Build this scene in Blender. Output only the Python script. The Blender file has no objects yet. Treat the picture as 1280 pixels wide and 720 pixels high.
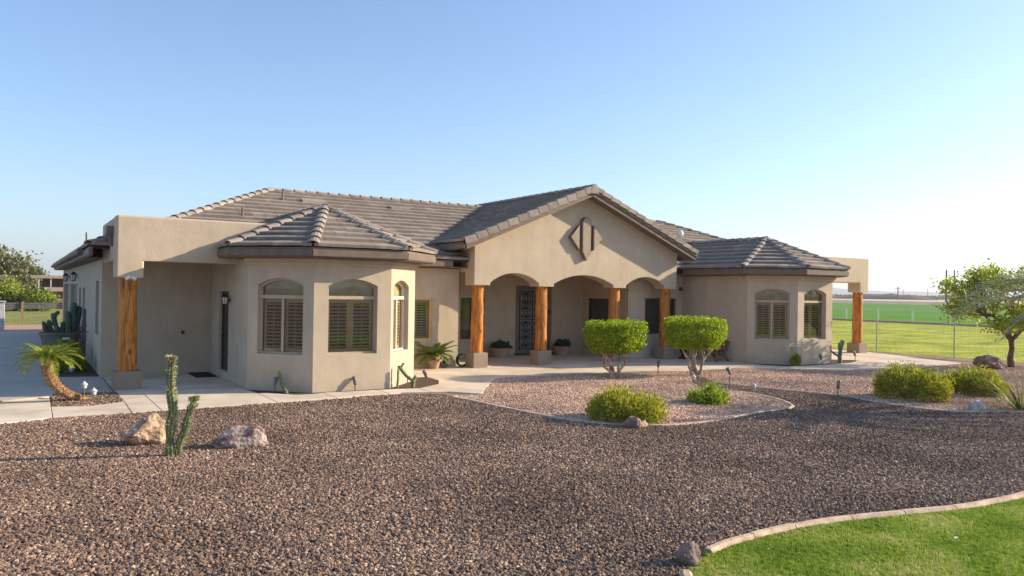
import bpy, bmesh, math, random
import numpy as np
from mathutils import Vector, Matrix, noise
from mathutils.geometry import tessellate_polygon

random.seed(7)
rng = np.random.default_rng(11)
sc = bpy.context.scene
C = sc.collection
R = math.radians

# ------------------------------------------------------------------ camera
cd = bpy.data.cameras.new("camera")
cam = bpy.data.objects.new("camera", cd)
C.objects.link(cam)
_r = Vector((0.8441, -0.5360, 0.0155)); _f = Vector((0.5360, 0.8442, 0.0038))
_u = _r.cross(_f).normalized()
_r = _f.cross(_u).normalized(); _f.normalize()
cam.matrix_world = Matrix(((_r.x, _u.x, -_f.x, 0), (_r.y, _u.y, -_f.y, 0), (_r.z, _u.z, -_f.z, 2.15), (0, 0, 0, 1)))
cd.sensor_width = 36.0
cd.lens = 964.02 / 1280 * 36
cd.clip_end = 20000
cd.clip_start = 0.1
sc.camera = cam

# ------------------------------------------------------------------ light
SUN_EL = R(21.5)
SUN_DIR = Vector((0.945, -0.327, 0)) * math.cos(SUN_EL) + Vector((0, 0, math.sin(SUN_EL)))   # towards the sun
w = bpy.data.worlds.new("World"); sc.world = w; w.use_nodes = True
nt = w.node_tree; nt.nodes.clear()
sky = nt.nodes.new('ShaderNodeTexSky'); sky.sky_type = 'NISHITA'; sky.sun_disc = False
sky.sun_elevation = SUN_EL
sky.sun_rotation = math.atan2(SUN_DIR.x, SUN_DIR.y)
sky.air_density = 1.0; sky.dust_density = 1.0; sky.ozone_density = 4.0; sky.altitude = 300
bg = nt.nodes.new('ShaderNodeBackground'); bg.inputs[1].default_value = 0.135
wo = nt.nodes.new('ShaderNodeOutputWorld')
nt.links.new(sky.outputs[0], bg.inputs[0]); nt.links.new(bg.outputs[0], wo.inputs[0])
sd = bpy.data.lights.new("sun", 'SUN'); sd.energy = 5.0; sd.angle = R(0.55); sd.color = (1.0, 0.85, 0.64)
so = bpy.data.objects.new("sun", sd); C.objects.link(so)
so.rotation_euler = SUN_DIR.to_track_quat('Z', 'Y').to_euler()
so.location = (40, -13, 20)
sc.view_settings.view_transform = 'Standard'; sc.view_settings.look = 'None'
sc.view_settings.exposure = 0.86; sc.view_settings.gamma = 1
sc.cycles.max_bounces = 8; sc.cycles.transparent_max_bounces = 12

# ------------------------------------------------------------------ materials
M = {}
def newmat(name):
    m = bpy.data.materials.new(name); m.use_nodes = True
    t = m.node_tree; b = t.nodes['Principled BSDF']
    M[name] = m
    return m, t, b
def N(t, ty, **kw):
    n = t.nodes.new(ty)
    for k, v in kw.items():
        if k in n.inputs: n.inputs[k].default_value = v
        else: setattr(n, k, v)
    return n
def ramp(t, stops):
    n = t.nodes.new('ShaderNodeValToRGB'); cr = n.color_ramp
    while len(cr.elements) < len(stops): cr.elements.new(0.5)
    for e, (p, c) in zip(cr.elements, stops): e.position = p; e.color = (*c, 1)
    return n
def pmat(name, c1, c2, scale=3.0, rough=0.85, bump=0.0, bscale=60.0, detail=4.0, lo=0.35, hi=0.65, metal=0.0, stretch=None, dist=0.02, spec=0.3):
    m, t, b = newmat(name)
    geo = N(t, 'ShaderNodeNewGeometry'); src = geo.outputs['Position']
    if stretch:
        mp = N(t, 'ShaderNodeMapping'); mp.inputs['Scale'].default_value = stretch
        t.links.new(src, mp.inputs[0]); src = mp.outputs[0]
    n = N(t, 'ShaderNodeTexNoise', Scale=scale, Detail=detail)
    t.links.new(src, n.inputs['Vector'])
    r = ramp(t, [(lo, c1), (hi, c2)])
    t.links.new(n.outputs['Fac'], r.inputs[0]); t.links.new(r.outputs[0], b.inputs['Base Color'])
    b.inputs['Roughness'].default_value = rough; b.inputs['Metallic'].default_value = metal
    b.inputs['Specular IOR Level'].default_value = spec
    if bump:
        n2 = N(t, 'ShaderNodeTexNoise', Scale=bscale, Detail=3.0)
        t.links.new(src, n2.inputs['Vector'])
        bp = N(t, 'ShaderNodeBump', Strength=bump, Distance=dist)
        t.links.new(n2.outputs['Fac'], bp.inputs['Height']); t.links.new(bp.outputs[0], b.inputs['Normal'])
    return m
def tintmat(name, stops, rough=0.8, noise_scale=0, trans=0.0, bump=0.0, bscale=40, spec=0.3, namp=0.5):
    """colour from the per-face 'tint' attribute (and a random number per object)"""
    m, t, b = newmat(name)
    at = N(t, 'ShaderNodeAttribute', attribute_name='tint'); oi = N(t, 'ShaderNodeObjectInfo')
    ad = N(t, 'ShaderNodeMath', operation='ADD'); fr = N(t, 'ShaderNodeMath', operation='FRACT')
    t.links.new(at.outputs['Fac'], ad.inputs[0]); t.links.new(oi.outputs['Random'], ad.inputs[1]); t.links.new(ad.outputs[0], fr.inputs[0])
    val = fr.outputs[0]
    geo = N(t, 'ShaderNodeNewGeometry')
    if noise_scale:
        n = N(t, 'ShaderNodeTexNoise', Scale=noise_scale, Detail=4.0); t.links.new(geo.outputs['Position'], n.inputs['Vector'])
        mr = N(t, 'ShaderNodeMapRange'); mr.inputs[1].default_value = .3; mr.inputs[2].default_value = .7
        mr.inputs[3].default_value = -namp; mr.inputs[4].default_value = namp
        t.links.new(n.outputs['Fac'], mr.inputs[0])
        a2 = N(t, 'ShaderNodeMath', operation='ADD'); t.links.new(val, a2.inputs[0]); t.links.new(mr.outputs[0], a2.inputs[1]); val = a2.outputs[0]
    r = ramp(t, stops); t.links.new(val, r.inputs[0]); t.links.new(r.outputs[0], b.inputs['Base Color'])
    b.inputs['Roughness'].default_value = rough; b.inputs['Specular IOR Level'].default_value = spec
    if bump:
        n2 = N(t, 'ShaderNodeTexNoise', Scale=bscale, Detail=3.0); t.links.new(geo.outputs['Position'], n2.inputs['Vector'])
        bp = N(t, 'ShaderNodeBump', Strength=bump, Distance=0.02)
        t.links.new(n2.outputs['Fac'], bp.inputs['Height']); t.links.new(bp.outputs[0], b.inputs['Normal'])
    if trans:
        tr = N(t, 'ShaderNodeBsdfTranslucent'); t.links.new(r.outputs[0], tr.inputs[0])
        mx = N(t, 'ShaderNodeMixShader'); mx.inputs[0].default_value = trans
        t.links.new(b.outputs[0], mx.inputs[1]); t.links.new(tr.outputs[0], mx.inputs[2])
        t.links.new(mx.outputs[0], t.nodes['Material Output'].inputs[0])
    return m

# stucco: trowelled tan render with broad mottling and fine sand relief
def stucco(name, c1, c2):
    m, t, b = newmat(name)
    geo = N(t, 'ShaderNodeNewGeometry')
    n = N(t, 'ShaderNodeTexNoise', Scale=1.7, Detail=6.0, Roughness=0.65); t.links.new(geo.outputs['Position'], n.inputs['Vector'])
    mp = N(t, 'ShaderNodeMapping'); mp.inputs['Scale'].default_value = (7, 7, .9); t.links.new(geo.outputs['Position'], mp.inputs[0])
    st = N(t, 'ShaderNodeTexNoise', Scale=1.0, Detail=3.0); t.links.new(mp.outputs[0], st.inputs['Vector'])
    ms = N(t, 'ShaderNodeMath', operation='MULTIPLY_ADD'); ms.inputs[1].default_value = .3
    t.links.new(st.outputs['Fac'], ms.inputs[0]); 
    mm = N(t, 'ShaderNodeMath', operation='MULTIPLY'); mm.inputs[1].default_value = .7
    t.links.new(n.outputs['Fac'], mm.inputs[0]); t.links.new(mm.outputs[0], ms.inputs[2])
    r = ramp(t, [(0.33, c1), (0.66, c2)]); t.links.new(ms.outputs[0], r.inputs[0]); t.links.new(r.outputs[0], b.inputs['Base Color'])
    b.inputs['Roughness'].default_value = 0.9; b.inputs['Specular IOR Level'].default_value = 0.15
    n2 = N(t, 'ShaderNodeTexNoise', Scale=55.0, Detail=4.0); t.links.new(geo.outputs['Position'], n2.inputs['Vector'])
    n3 = N(t, 'ShaderNodeTexNoise', Scale=4.0, Detail=2.0); t.links.new(geo.outputs['Position'], n3.inputs['Vector'])
    ad = N(t, 'ShaderNodeMath', operation='MULTIPLY_ADD'); ad.inputs[1].default_value = 1.3
    t.links.new(n3.outputs['Fac'], ad.inputs[0]); t.links.new(n2.outputs['Fac'], ad.inputs[2])
    bp = N(t, 'ShaderNodeBump', Strength=0.38, Distance=0.012)
    t.links.new(ad.outputs[0], bp.inputs['Height']); t.links.new(bp.outputs[0], b.inputs['Normal'])
stucco('stucco', (0.455, 0.365, 0.262), (0.56, 0.458, 0.338))
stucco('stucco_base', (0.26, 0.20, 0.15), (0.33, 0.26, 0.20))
stucco('stucco_dull', (0.34, 0.265, 0.20), (0.42, 0.335, 0.255))
pmat('trim_brown', (0.155, 0.112, 0.082), (0.19, 0.14, 0.105), 6, 0.6, 0.1, 40)
pmat('dark_trim', (0.045, 0.035, 0.03), (0.06, 0.048, 0.04), 6, 0.55)
pmat('frame_tan', (0.44, 0.35, 0.25), (0.50, 0.40, 0.29), 6, 0.5)
pmat('shutter_wood', (0.62, 0.43, 0.22), (0.70, 0.50, 0.27), 3, 0.45)
pmat('fan_shade', (0.55, 0.42, 0.22), (0.70, 0.57, 0.34), 5, .8)
pmat('frame_white', (0.62, 0.56, 0.48), (0.68, 0.62, 0.54), 6, 0.45)
pmat('frame_bronze', (0.075, 0.045, 0.028), (0.10, 0.06, 0.04), 6, 0.4)
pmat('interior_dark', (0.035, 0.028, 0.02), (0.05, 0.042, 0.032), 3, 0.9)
pmat('door_glass_back', (0.20, 0.175, 0.15), (0.27, 0.24, 0.21), 2, .35)
pmat('black_iron', (0.012, 0.011, 0.010), (0.02, 0.018, 0.016), 10, 0.45, metal=0.4)
pmat('rusty_iron', (0.05, 0.02, 0.025), (0.09, 0.035, 0.03), 20, 0.7, metal=0.2)
pmat('white_paint', (0.72, 0.70, 0.66), (0.8, 0.78, 0.74), 5, 0.5)
pmat('lamp_grey', (0.10, 0.10, 0.11), (0.16, 0.155, 0.15), 9, 0.45)
pmat('lamp_pale', (0.42, 0.41, 0.40), (0.55, 0.54, 0.52), 9, 0.4)
pmat('galvanised', (0.30, 0.30, 0.30), (0.42, 0.42, 0.41), 9, 0.5, metal=0.4)
pmat('mat_rubber', (0.012, 0.011, 0.012), (0.02, 0.018, 0.018), 20, 0.95, 0.5, 200)
pmat('concrete', (0.54, 0.44, 0.33), (0.72, 0.61, 0.48), 1.1, 0.9, 0.15, 90, detail=9)
pmat('drive_concrete', (0.46, 0.40, 0.33), (0.54, 0.48, 0.40), 1.0, 0.9, 0.12, 90, detail=7)
pmat('kerb_concrete', (0.44, 0.31, 0.215), (0.68, 0.51, 0.37), 7, 0.92, 0.4, 60, detail=6)
pmat('clay', (0.36, 0.22, 0.15), (0.44, 0.29, 0.20), 4, 0.8, 0.15, 50)
pmat('pot_grey', (0.16, 0.14, 0.12), (0.22, 0.19, 0.16), 4, 0.8, 0.15, 50)
pmat('soil', (0.06, 0.04, 0.03), (0.11, 0.075, 0.055), 18, 0.95, 0.8, 80)
pmat('mulch', (0.05, 0.032, 0.024), (0.14, 0.09, 0.065), 45, 0.95, 1.0, 70)
pmat('bark_pale', (0.24, 0.16, 0.115), (0.64, 0.50, 0.40), 14, 0.85, 0.5, 30, stretch=(1, 1, .35))
pmat('bark_dark', (0.09, 0.06, 0.045), (0.17, 0.12, 0.09), 9, 0.9, 0.6, 30, stretch=(1, 1, .35))
pmat('palm_trunk', (0.20, 0.10, 0.05), (0.42, 0.25, 0.13), 16, 0.9, 0.8, 35)
pmat('pole_wood', (0.10, 0.075, 0.06), (0.14, 0.11, 0.09), 5, 0.9)
pmat('fence_wood', (0.28, 0.16, 0.08), (0.36, 0.22, 0.12), 8, 0.85, 0.3, 40)
pmat('shed_metal', (0.30, 0.22, 0.18), (0.36, 0.28, 0.23), 3, 0.7)
pmat('shed_wall', (0.17, 0.12, 0.09), (0.22, 0.16, 0.12), 3, 0.85)
pmat('brick_rubble', (0.36, 0.17, 0.10), (0.55, 0.38, 0.26), 14, 0.9, 0.4, 30)
pmat('rock_tan', (0.26, 0.14, 0.08), (0.60, 0.43, 0.28), 9, 0.9, 0.9, 26, detail=8, lo=.3, hi=.62)
pmat('rock_pink', (0.17, 0.10, 0.095), (0.55, 0.42, 0.36), 8, 0.9, 0.9, 26, detail=8, lo=.38, hi=.60)
pmat('rock_dark', (0.13, 0.09, 0.08), (0.30, 0.21, 0.18), 8, 0.9, 0.9, 26, detail=8)
pmat('rock_white', (0.34, 0.27, 0.24), (0.72, 0.64, 0.57), 9, 0.85, 0.8, 26, detail=8)
pmat('cactus_green', (0.10, 0.125, 0.055), (0.20, 0.22, 0.10), 18, 0.7, 0.35, 60)
pmat('cactus_blue', (0.07, 0.12, 0.075), (0.12, 0.19, 0.11), 10, 0.7, 0.3, 60)
pmat('cactus_spine', (0.40, 0.38, 0.20), (0.60, 0.56, 0.34), 20, 0.9)
# log: honey varnish with knots and streaks
m, t, b = newmat('log_wood')
geo = N(t, 'ShaderNodeNewGeometry'); mp = N(t, 'ShaderNodeMapping'); mp.inputs['Scale'].default_value = (9, 9, .9)
t.links.new(geo.outputs['Position'], mp.inputs[0])
n = N(t, 'ShaderNodeTexNoise', Scale=2.2, Detail=7.0, Distortion=.9); t.links.new(mp.outputs[0], n.inputs['Vector'])
r_ = ramp(t, [(0.30, (0.15, 0.040, 0.007)), (0.44, (0.38, 0.122, 0.017)), (0.60, (0.60, 0.235, 0.034)), (0.74, (0.33, 0.098, 0.013))])
t.links.new(n.outputs['Fac'], r_.inputs[0])
vo = N(t, 'ShaderNodeTexVoronoi', Scale=1.0); mp2 = N(t, 'ShaderNodeMapping'); mp2.inputs['Scale'].default_value = (4.5, 4.5, 2.6)
t.links.new(geo.outputs['Position'], mp2.inputs[0]); t.links.new(mp2.outputs[0], vo.inputs['Vector'])
kr = ramp(t, [(0.10, (1, 1, 1)), (0.2, (0, 0, 0))]); t.links.new(vo.outputs['Distance'], kr.inputs[0])
mx = N(t, 'ShaderNodeMix', data_type='RGBA'); mx.inputs[7].default_value = (0.12, 0.035, 0.010, 1)
t.links.new(kr.outputs[0], mx.inputs[0]); t.links.new(r_.outputs[0], mx.inputs[6]); t.links.new(mx.outputs[2], b.inputs['Base Color'])
b.inputs['Roughness'].default_value = 0.42; b.inputs['Specular IOR Level'].default_value = .3; b.inputs['Coat Weight'].default_value = 0.08; b.inputs['Coat Roughness'].default_value = .2
bp = N(t, 'ShaderNodeBump', Strength=0.3, Distance=.02); t.links.new(n.outputs['Fac'], bp.inputs['Height']); t.links.new(bp.outputs[0], b.inputs['Normal'])
# roof tiles
tintmat('roof_tile', [(0.0, (0.265, 0.218, 0.178)), (0.6, (0.30, 0.248, 0.205)), (0.92, (0.325, 0.27, 0.225)), (1.0, (0.38, 0.325, 0.275))], 0.85, 3.0, bump=.4, bscale=70, namp=.3)
pmat('roof_deck', (0.03, 0.025, 0.022), (0.04, 0.034, 0.03), 5, 0.95)
tintmat('ridge_tile', [(0.0, (0.25, 0.205, 0.168)), (0.5, (0.31, 0.255, 0.21)), (1.0, (0.37, 0.31, 0.26))], 0.85, 6.0, bump=.4, bscale=60, namp=.3)
# window glass: thin pane, Fresnel reflection
m, t, b = newmat('glass')
t.nodes.remove(b)
fr = N(t, 'ShaderNodeFresnel', IOR=1.75); gl = N(t, 'ShaderNodeBsdfGlossy', Roughness=0.012); gl.inputs[0].default_value = (.95, .95, .95, 1)
tp = N(t, 'ShaderNodeBsdfTransparent'); tp.inputs[0].default_value = (.88, .89, .87, 1)
mx = N(t, 'ShaderNodeMixShader'); t.links.new(fr.outputs[0], mx.inputs[0]); t.links.new(tp.outputs[0], mx.inputs[1]); t.links.new(gl.outputs[0], mx.inputs[2])
ngl = N(t, 'ShaderNodeTexNoise', Scale=1.6, Detail=1.0); gg = N(t, 'ShaderNodeNewGeometry'); t.links.new(gg.outputs['Position'], ngl.inputs['Vector'])
bpg = N(t, 'ShaderNodeBump', Strength=0.03, Distance=.1); t.links.new(ngl.outputs['Fac'], bpg.inputs['Height'])
t.links.new(bpg.outputs[0], gl.inputs['Normal'])
t.links.new(mx.outputs[0], t.nodes['Material Output'].inputs[0])
# foliage
tintmat('leaf_bright', [(0, (0.13, 0.22, 0.008)), (.5, (0.30, 0.41, 0.010)), (1, (0.52, 0.56, 0.016))], .45, 3.0, trans=.48, namp=.3)
tintmat('leaf_shrub', [(0, (0.14, 0.18, 0.012)), (.5, (0.29, 0.32, 0.02)), (.85, (0.42, 0.41, 0.03)), (1, (0.52, 0.40, 0.035))], .5, 4.0, trans=.42, namp=.3)
tintmat('leaf_shrub_green', [(0, (0.13, 0.21, 0.012)), (.5, (0.28, 0.38, 0.02)), (1, (0.44, 0.50, 0.035))], .5, 4.0, trans=.35, namp=.3)
tintmat('leaf_tree', [(0, (0.16, 0.24, 0.02)), (.5, (0.33, 0.40, 0.03)), (.90, (0.40, 0.44, 0.05)), (.97, (0.50, 0.46, 0.05)), (1, (0.62, 0.50, 0.05))], .5, 1.2, trans=.55, namp=.15)
tintmat('leaf_far', [(0, (0.08, 0.09, 0.035)), (.5, (0.15, 0.16, 0.06)), (1, (0.22, 0.22, 0.09))], .7, .5, trans=.3, namp=.3)
tintmat('leaf_far_bright', [(0, (0.12, 0.16, 0.02)), (.5, (0.24, 0.29, 0.035)), (1, (0.36, 0.39, 0.06))], .7, .5, trans=.3, namp=.3)
tintmat('leaf_dark', [(0, (0.018, 0.04, 0.014)), (.5, (0.035, 0.07, 0.022)), (1, (0.06, 0.10, 0.03))], .6, 3.0, trans=.2, namp=.3)
tintmat('frond_yellow', [(0, (0.13, 0.18, 0.018)), (.5, (0.26, 0.31, 0.03)), (1, (0.42, 0.44, 0.06))], .45, 5.0, trans=.3, namp=.3)
tintmat('frond_grey', [(0, (0.20, 0.25, 0.10)), (.5, (0.34, 0.38, 0.18)), (1, (0.52, 0.54, 0.34))], .4, 5.0, trans=.2, namp=.3)
tintmat('frond_dark', [(0, (0.08, 0.13, 0.015)), (.5, (0.17, 0.24, 0.025)), (1, (0.27, 0.33, 0.04))], .4, 5.0, trans=.25, namp=.3)
tintmat('flower_pale', [(0, (0.5, 0.5, 0.36)), (1, (0.7, 0.68, 0.5))], .7)
tintmat('petal_red', [(0, (0.14, 0.035, 0.03)), (1, (0.25, 0.07, 0.05))], .7, trans=.2)
# loose stones: colour per stone
def stonemat(name, stops):
    m, t, b = newmat(name)
    oi = N(t, 'ShaderNodeObjectInfo'); r = ramp(t, stops); t.links.new(oi.outputs['Random'], r.inputs[0])
    geo = N(t, 'ShaderNodeNewGeometry'); n = N(t, 'ShaderNodeTexNoise', Scale=.55, Detail=3.0); t.links.new(geo.outputs['Position'], n.inputs['Vector'])
    mr = N(t, 'ShaderNodeMapRange'); mr.inputs[1].default_value = .3; mr.inputs[2].default_value = .7; mr.inputs[3].default_value = .72; mr.inputs[4].default_value = 1.3
    t.links.new(n.outputs['Fac'], mr.inputs[0])
    vm = N(t, 'ShaderNodeVectorMath', operation='SCALE'); t.links.new(r.outputs[0], vm.inputs[0]); t.links.new(mr.outputs[0], vm.inputs['Scale'])
    t.links.new(vm.outputs[0], b.inputs['Base Color'])
    b.inputs['Roughness'].default_value = .85; b.inputs['Specular IOR Level'].default_value = .25
stonemat('gravel_stone', [(0, (0.11, 0.077, 0.062)), (.28, (0.175, 0.116, 0.088)), (.6, (0.24, 0.155, 0.108)), (.78, (0.31, 0.19, 0.122)), (.93, (0.39, 0.265, 0.18)), (.985, (0.50, 0.36, 0.25)), (1, (0.60, 0.46, 0.34))])
stonemat('pink_stone', [(0, (0.34, 0.20, 0.135)), (.4, (0.54, 0.345, 0.24)), (.8, (0.68, 0.47, 0.34)), (1, (0.80, 0.64, 0.50))])
def graveltex(name, stops, sc_):
    m, t, b = newmat(name)
    geo = N(t, 'ShaderNodeNewGeometry'); v = N(t, 'ShaderNodeTexVoronoi', Scale=sc_); t.links.new(geo.outputs['Position'], v.inputs['Vector'])
    sp = N(t, 'ShaderNodeSeparateColor'); t.links.new(v.outputs['Color'], sp.inputs[0])
    r = ramp(t, stops); t.links.new(sp.outputs[0], r.inputs[0]); t.links.new(r.outputs[0], b.inputs['Base Color'])
    b.inputs['Roughness'].default_value = .95
    bp = N(t, 'ShaderNodeBump', Strength=1.0, Distance=.02); bp.invert = True
    t.links.new(v.outputs['Distance'], bp.inputs['Height']); t.links.new(bp.outputs[0], b.inputs['Normal'])
graveltex('gravel_base', [(0, (0.10, 0.068, 0.055)), (.5, (0.18, 0.12, 0.092)), (1, (0.29, 0.20, 0.15))], 34)
graveltex('pink_base', [(0, (0.30, 0.18, 0.12)), (.5, (0.49, 0.32, 0.22)), (1, (0.66, 0.48, 0.35))], 50)
pmat('dirt', (0.20, 0.13, 0.09), (0.33, 0.23, 0.16), .7, .95, .4, 12, detail=8)
tintmat('turf_blade', [(0, (0.14, 0.24, 0.02)), (.5, (0.29, 0.41, 0.04)), (.88, (0.42, 0.50, 0.075)), (1, (0.60, 0.54, 0.24))], .55, 1.6, trans=.45, namp=.4)
pmat('lawn_base', (0.18, 0.29, 0.03), (0.28, 0.38, 0.05), 9, .95, .5, 60)

def fieldmat(name, c1, c2, c3, s1, stretch):
    m, t, b = newmat(name)
    geo = N(t, 'ShaderNodeNewGeometry'); mp = N(t, 'ShaderNodeMapping'); mp.inputs['Scale'].default_value = stretch
    t.links.new(geo.outputs['Position'], mp.inputs[0])
    n = N(t, 'ShaderNodeTexNoise', Scale=s1, Detail=7.0, Roughness=.62); t.links.new(mp.outputs[0], n.inputs['Vector'])
    r = ramp(t, [(.32, c1), (.5, c2), (.68, c3)]); t.links.new(n.outputs['Fac'], r.inputs[0]); t.links.new(r.outputs[0], b.inputs['Base Color'])
    b.inputs['Roughness'].default_value = .95; b.inputs['Specular IOR Level'].default_value = .1
    n2 = N(t, 'ShaderNodeTexNoise', Scale=6.0, Detail=4.0); t.links.new(geo.outputs['Position'], n2.inputs['Vector'])
    bp = N(t, 'ShaderNodeBump', Strength=.6, Distance=.2); t.links.new(n2.outputs['Fac'], bp.inputs['Height']); t.links.new(bp.outputs[0], b.inputs['Normal'])
fieldmat('pasture_grass', (0.19, 0.22, 0.022), (0.37, 0.40, 0.04), (0.54, 0.51, 0.10), .30, (1, 2.2, 1))
fieldmat('crop_green', (0.075, 0.20, 0.010), (0.10, 0.25, 0.012), (0.13, 0.28, 0.02), .15, (1, .15, 1))
fieldmat('yard_grass', (0.17, 0.18, 0.05), (0.26, 0.26, 0.08), (0.34, 0.32, 0.12), .35, (1, 1.6, 1))
fieldmat('sand', (0.56, 0.42, 0.27), (0.66, 0.50, 0.33), (0.72, 0.57, 0.40), .05, (1, 1, 1))
pmat('mountain_rock', (0.13, 0.10, 0.09), (0.20, 0.16, 0.14), .002, .95)
pmat('mound_dark', (0.09, 0.065, 0.055), (0.13, 0.095, 0.08), .2, .95)
pmat('reflective_glass', (0.6, 0.6, 0.58), (0.7, 0.7, 0.68), 3, .25)

# ------------------------------------------------------------------ mesh helpers
class MB:
    def __init__(s): s.v = []; s.f = []; s.t = []
    def add(s, vs, fs, tint=None):
        k = len(s.v); s.v += [tuple(v) for v in vs]; s.f += [tuple(i + k for i in f) for f in fs]
        tt = random.random() if tint is None else tint
        s.t += [tt] * len(fs)
        return s
    def box(s, x0, x1, y0, y1, z0, z1):
        v = [(x0, y0, z0), (x1, y0, z0), (x1, y1, z0), (x0, y1, z0), (x0, y0, z1), (x1, y0, z1), (x1, y1, z1), (x0, y1, z1)]
        return s.add(v, [(3, 2, 1, 0), (4, 5, 6, 7), (0, 1, 5, 4), (1, 2, 6, 5), (2, 3, 7, 6), (3, 0, 4, 7)])
    def hexa(s, bot, top):
        """8-corner solid: two loops of four"""
        return s.add(list(bot) + list(top), [(3, 2, 1, 0), (4, 5, 6, 7), (0, 1, 5, 4), (1, 2, 6, 5), (2, 3, 7, 6), (3, 0, 4, 7)])
    def tube(s, pts, rad, n=8, cap=True, tint=None):
        pts = [Vector(p) for p in pts]
        rads = rad if isinstance(rad, (list, tuple)) else [rad] * len(pts)
        ref = Vector((0, 0, 1))
        vs = []; 
        prev = None
        for i, p in enumerate(pts):
            d = (pts[min(i + 1, len(pts) - 1)] - pts[max(i - 1, 0)])
            d = d.normalized() if d.length > 1e-9 else Vector((0, 0, 1))
            if prev is None:
                a = d.cross(ref if abs(d.z) < .9 else Vector((1, 0, 0))).normalized()
            else:
                a = (prev - d * prev.dot(d)).normalized()
            prev = a
            b = d.cross(a)
            for k in range(n):
                q = 2 * math.pi * k / n
                vs.append(p + (a * math.cos(q) + b * math.sin(q)) * rads[i])
        fs = []
        for i in range(len(pts) - 1):
            for k in range(n):
                fs.append((i * n + k, i * n + (k + 1) % n, (i + 1) * n + (k + 1) % n, (i + 1) * n + k))
        if cap:
            fs.append(tuple(range(n - 1, -1, -1))); fs.append(tuple((len(pts) - 1) * n + k for k in range(n)))
        return s.add(vs, fs, tint)
    def lathe(s, prof, cx=0, cy=0, n=20, cz=0):
        vs = []; fs = []
        for r, z in prof:
            for k in range(n):
                a = 2 * math.pi * k / n; vs.append((cx + r * math.cos(a), cy + r * math.sin(a), cz + z))
        for i in range(len(prof) - 1):
            for k in range(n): fs.append((i * n + k, i * n + (k + 1) % n, (i + 1) * n + (k + 1) % n, (i + 1) * n + k))
        fs.append(tuple(range(n - 1, -1, -1))); fs.append(tuple((len(prof) - 1) * n + k for k in range(n)))
        return s.add(vs, fs)
    def build(s, name, mat, parent=None, smooth=False, bevel=0, seg=2, local=False):
        me = bpy.data.meshes.new(name)
        off = Vector((0, 0, 0))
        if parent is not None and not local: off = world_of(parent)
        me.from_pydata([(x - off.x, y - off.y, z - off.z) for x, y, z in s.v], [], s.f)
        a = me.attributes.new('tint', 'FLOAT', 'FACE'); a.data.foreach_set('value', s.t)
        me.materials.append(M[mat] if isinstance(mat, str) else mat)
        if smooth: me.shade_smooth()
        o = bpy.data.objects.new(name, me); C.objects.link(o)
        if parent is not None: o.parent = parent
        if bevel:
            bm_ = o.modifiers.new('bevel', 'BEVEL'); bm_.width = bevel; bm_.segments = seg; bm_.limit_method = 'ANGLE'; bm_.angle_limit = R(40)
            if seg > 1:
                me.shade_smooth(); 
                wn = o.modifiers.new('wn', 'WEIGHTED_NORMAL'); wn.keep_sharp = False
        return o
def world_of(o):
    v = Vector((0, 0, 0))
    while o is not None: v += Vector(o.location); o = o.parent
    return v
def tag(o, label=None, cat=None, group=None, kind=None):
    if label: o['label'] = label
    if cat: o['category'] = cat
    if group: o['group'] = group
    if kind: o['kind'] = kind
    return o
def thing(name, label, cat, loc=(0, 0, 0), group=None):
    o = bpy.data.objects.new(name, None); C.objects.link(o); o.location = loc
    o.empty_display_size = .2
    return tag(o, label, cat, group)
def npmesh(name, verts, faces, mat, parent=None, tint=None, smooth=False):
    """fast mesh from numpy; faces (m,k)"""
    me = bpy.data.meshes.new(name); m, k = faces.shape
    off = world_of(parent) if parent is not None else Vector((0, 0, 0))
    verts = np.asarray(verts, np.float32) - np.array(off, np.float32)
    me.vertices.add(len(verts)); me.vertices.foreach_set('co', verts.ravel())
    me.loops.add(m * k); me.loops.foreach_set('vertex_index', faces.astype(np.int32).ravel())
    me.polygons.add(m); me.polygons.foreach_set('loop_start', np.arange(m, dtype=np.int32) * k)
    me.update(calc_edges=True)
    a = me.attributes.new('tint', 'FLOAT', 'FACE')
    a.data.foreach_set('value', (rng.random(m) if tint is None else tint).astype(np.float32))
    me.materials.append(M[mat])
    if smooth: me.shade_smooth()
    o = bpy.data.objects.new(name, me); C.objects.link(o)
    if parent is not None: o.parent = parent
    return o
def dupe(o, parent=None):
    c = o.copy(); C.objects.link(c)
    if parent is not None: c.parent = parent
    for ch in list(o.children): dupe(ch, c)
    return c
def sheet(name, pts, z, mat, kind='structure', label=None, cat=None, parent=None):
    """flat polygon sheet"""
    tri = tessellate_polygon([[Vector((x, y, 0)) for x, y in pts]])
    mb = MB(); fs = []
    for a, b_, c in tri:
        A, B, D = (Vector((*pts[i], 0)) for i in (a, b_, c))
        fs.append((a, b_, c) if (B - A).cross(D - A).z > 0 else (a, c, b_))
    mb.add([(x, y, z) for x, y in pts], fs)
    o = mb.build(name, mat, parent)
    return tag(o, label, cat, None, kind)
def slab(mb, pts, z0, z1):
    """extruded convex-or-not polygon"""
    n = len(pts); ar = sum(pts[i][0] * pts[(i + 1) % n][1] - pts[(i + 1) % n][0] * pts[i][1] for i in range(n))
    if ar < 0: pts = pts[::-1]
    tri = tessellate_polygon([[Vector((x, y, 0)) for x, y in pts]])
    vs = [(x, y, z0) for x, y in pts] + [(x, y, z1) for x, y in pts]; fs = []
    for a, b_, c in tri:
        A, B, D = (Vector((*pts[i], 0)) for i in (a, b_, c))
        if (B - A).cross(D - A).z < 0: b_, c = c, b_
        fs.append((a + n, b_ + n, c + n)); fs.append((c, b_, a))
    for i in range(n): fs.append((i, (i + 1) % n, (i + 1) % n + n, i + n))
    mb.add(vs, fs)
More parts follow.
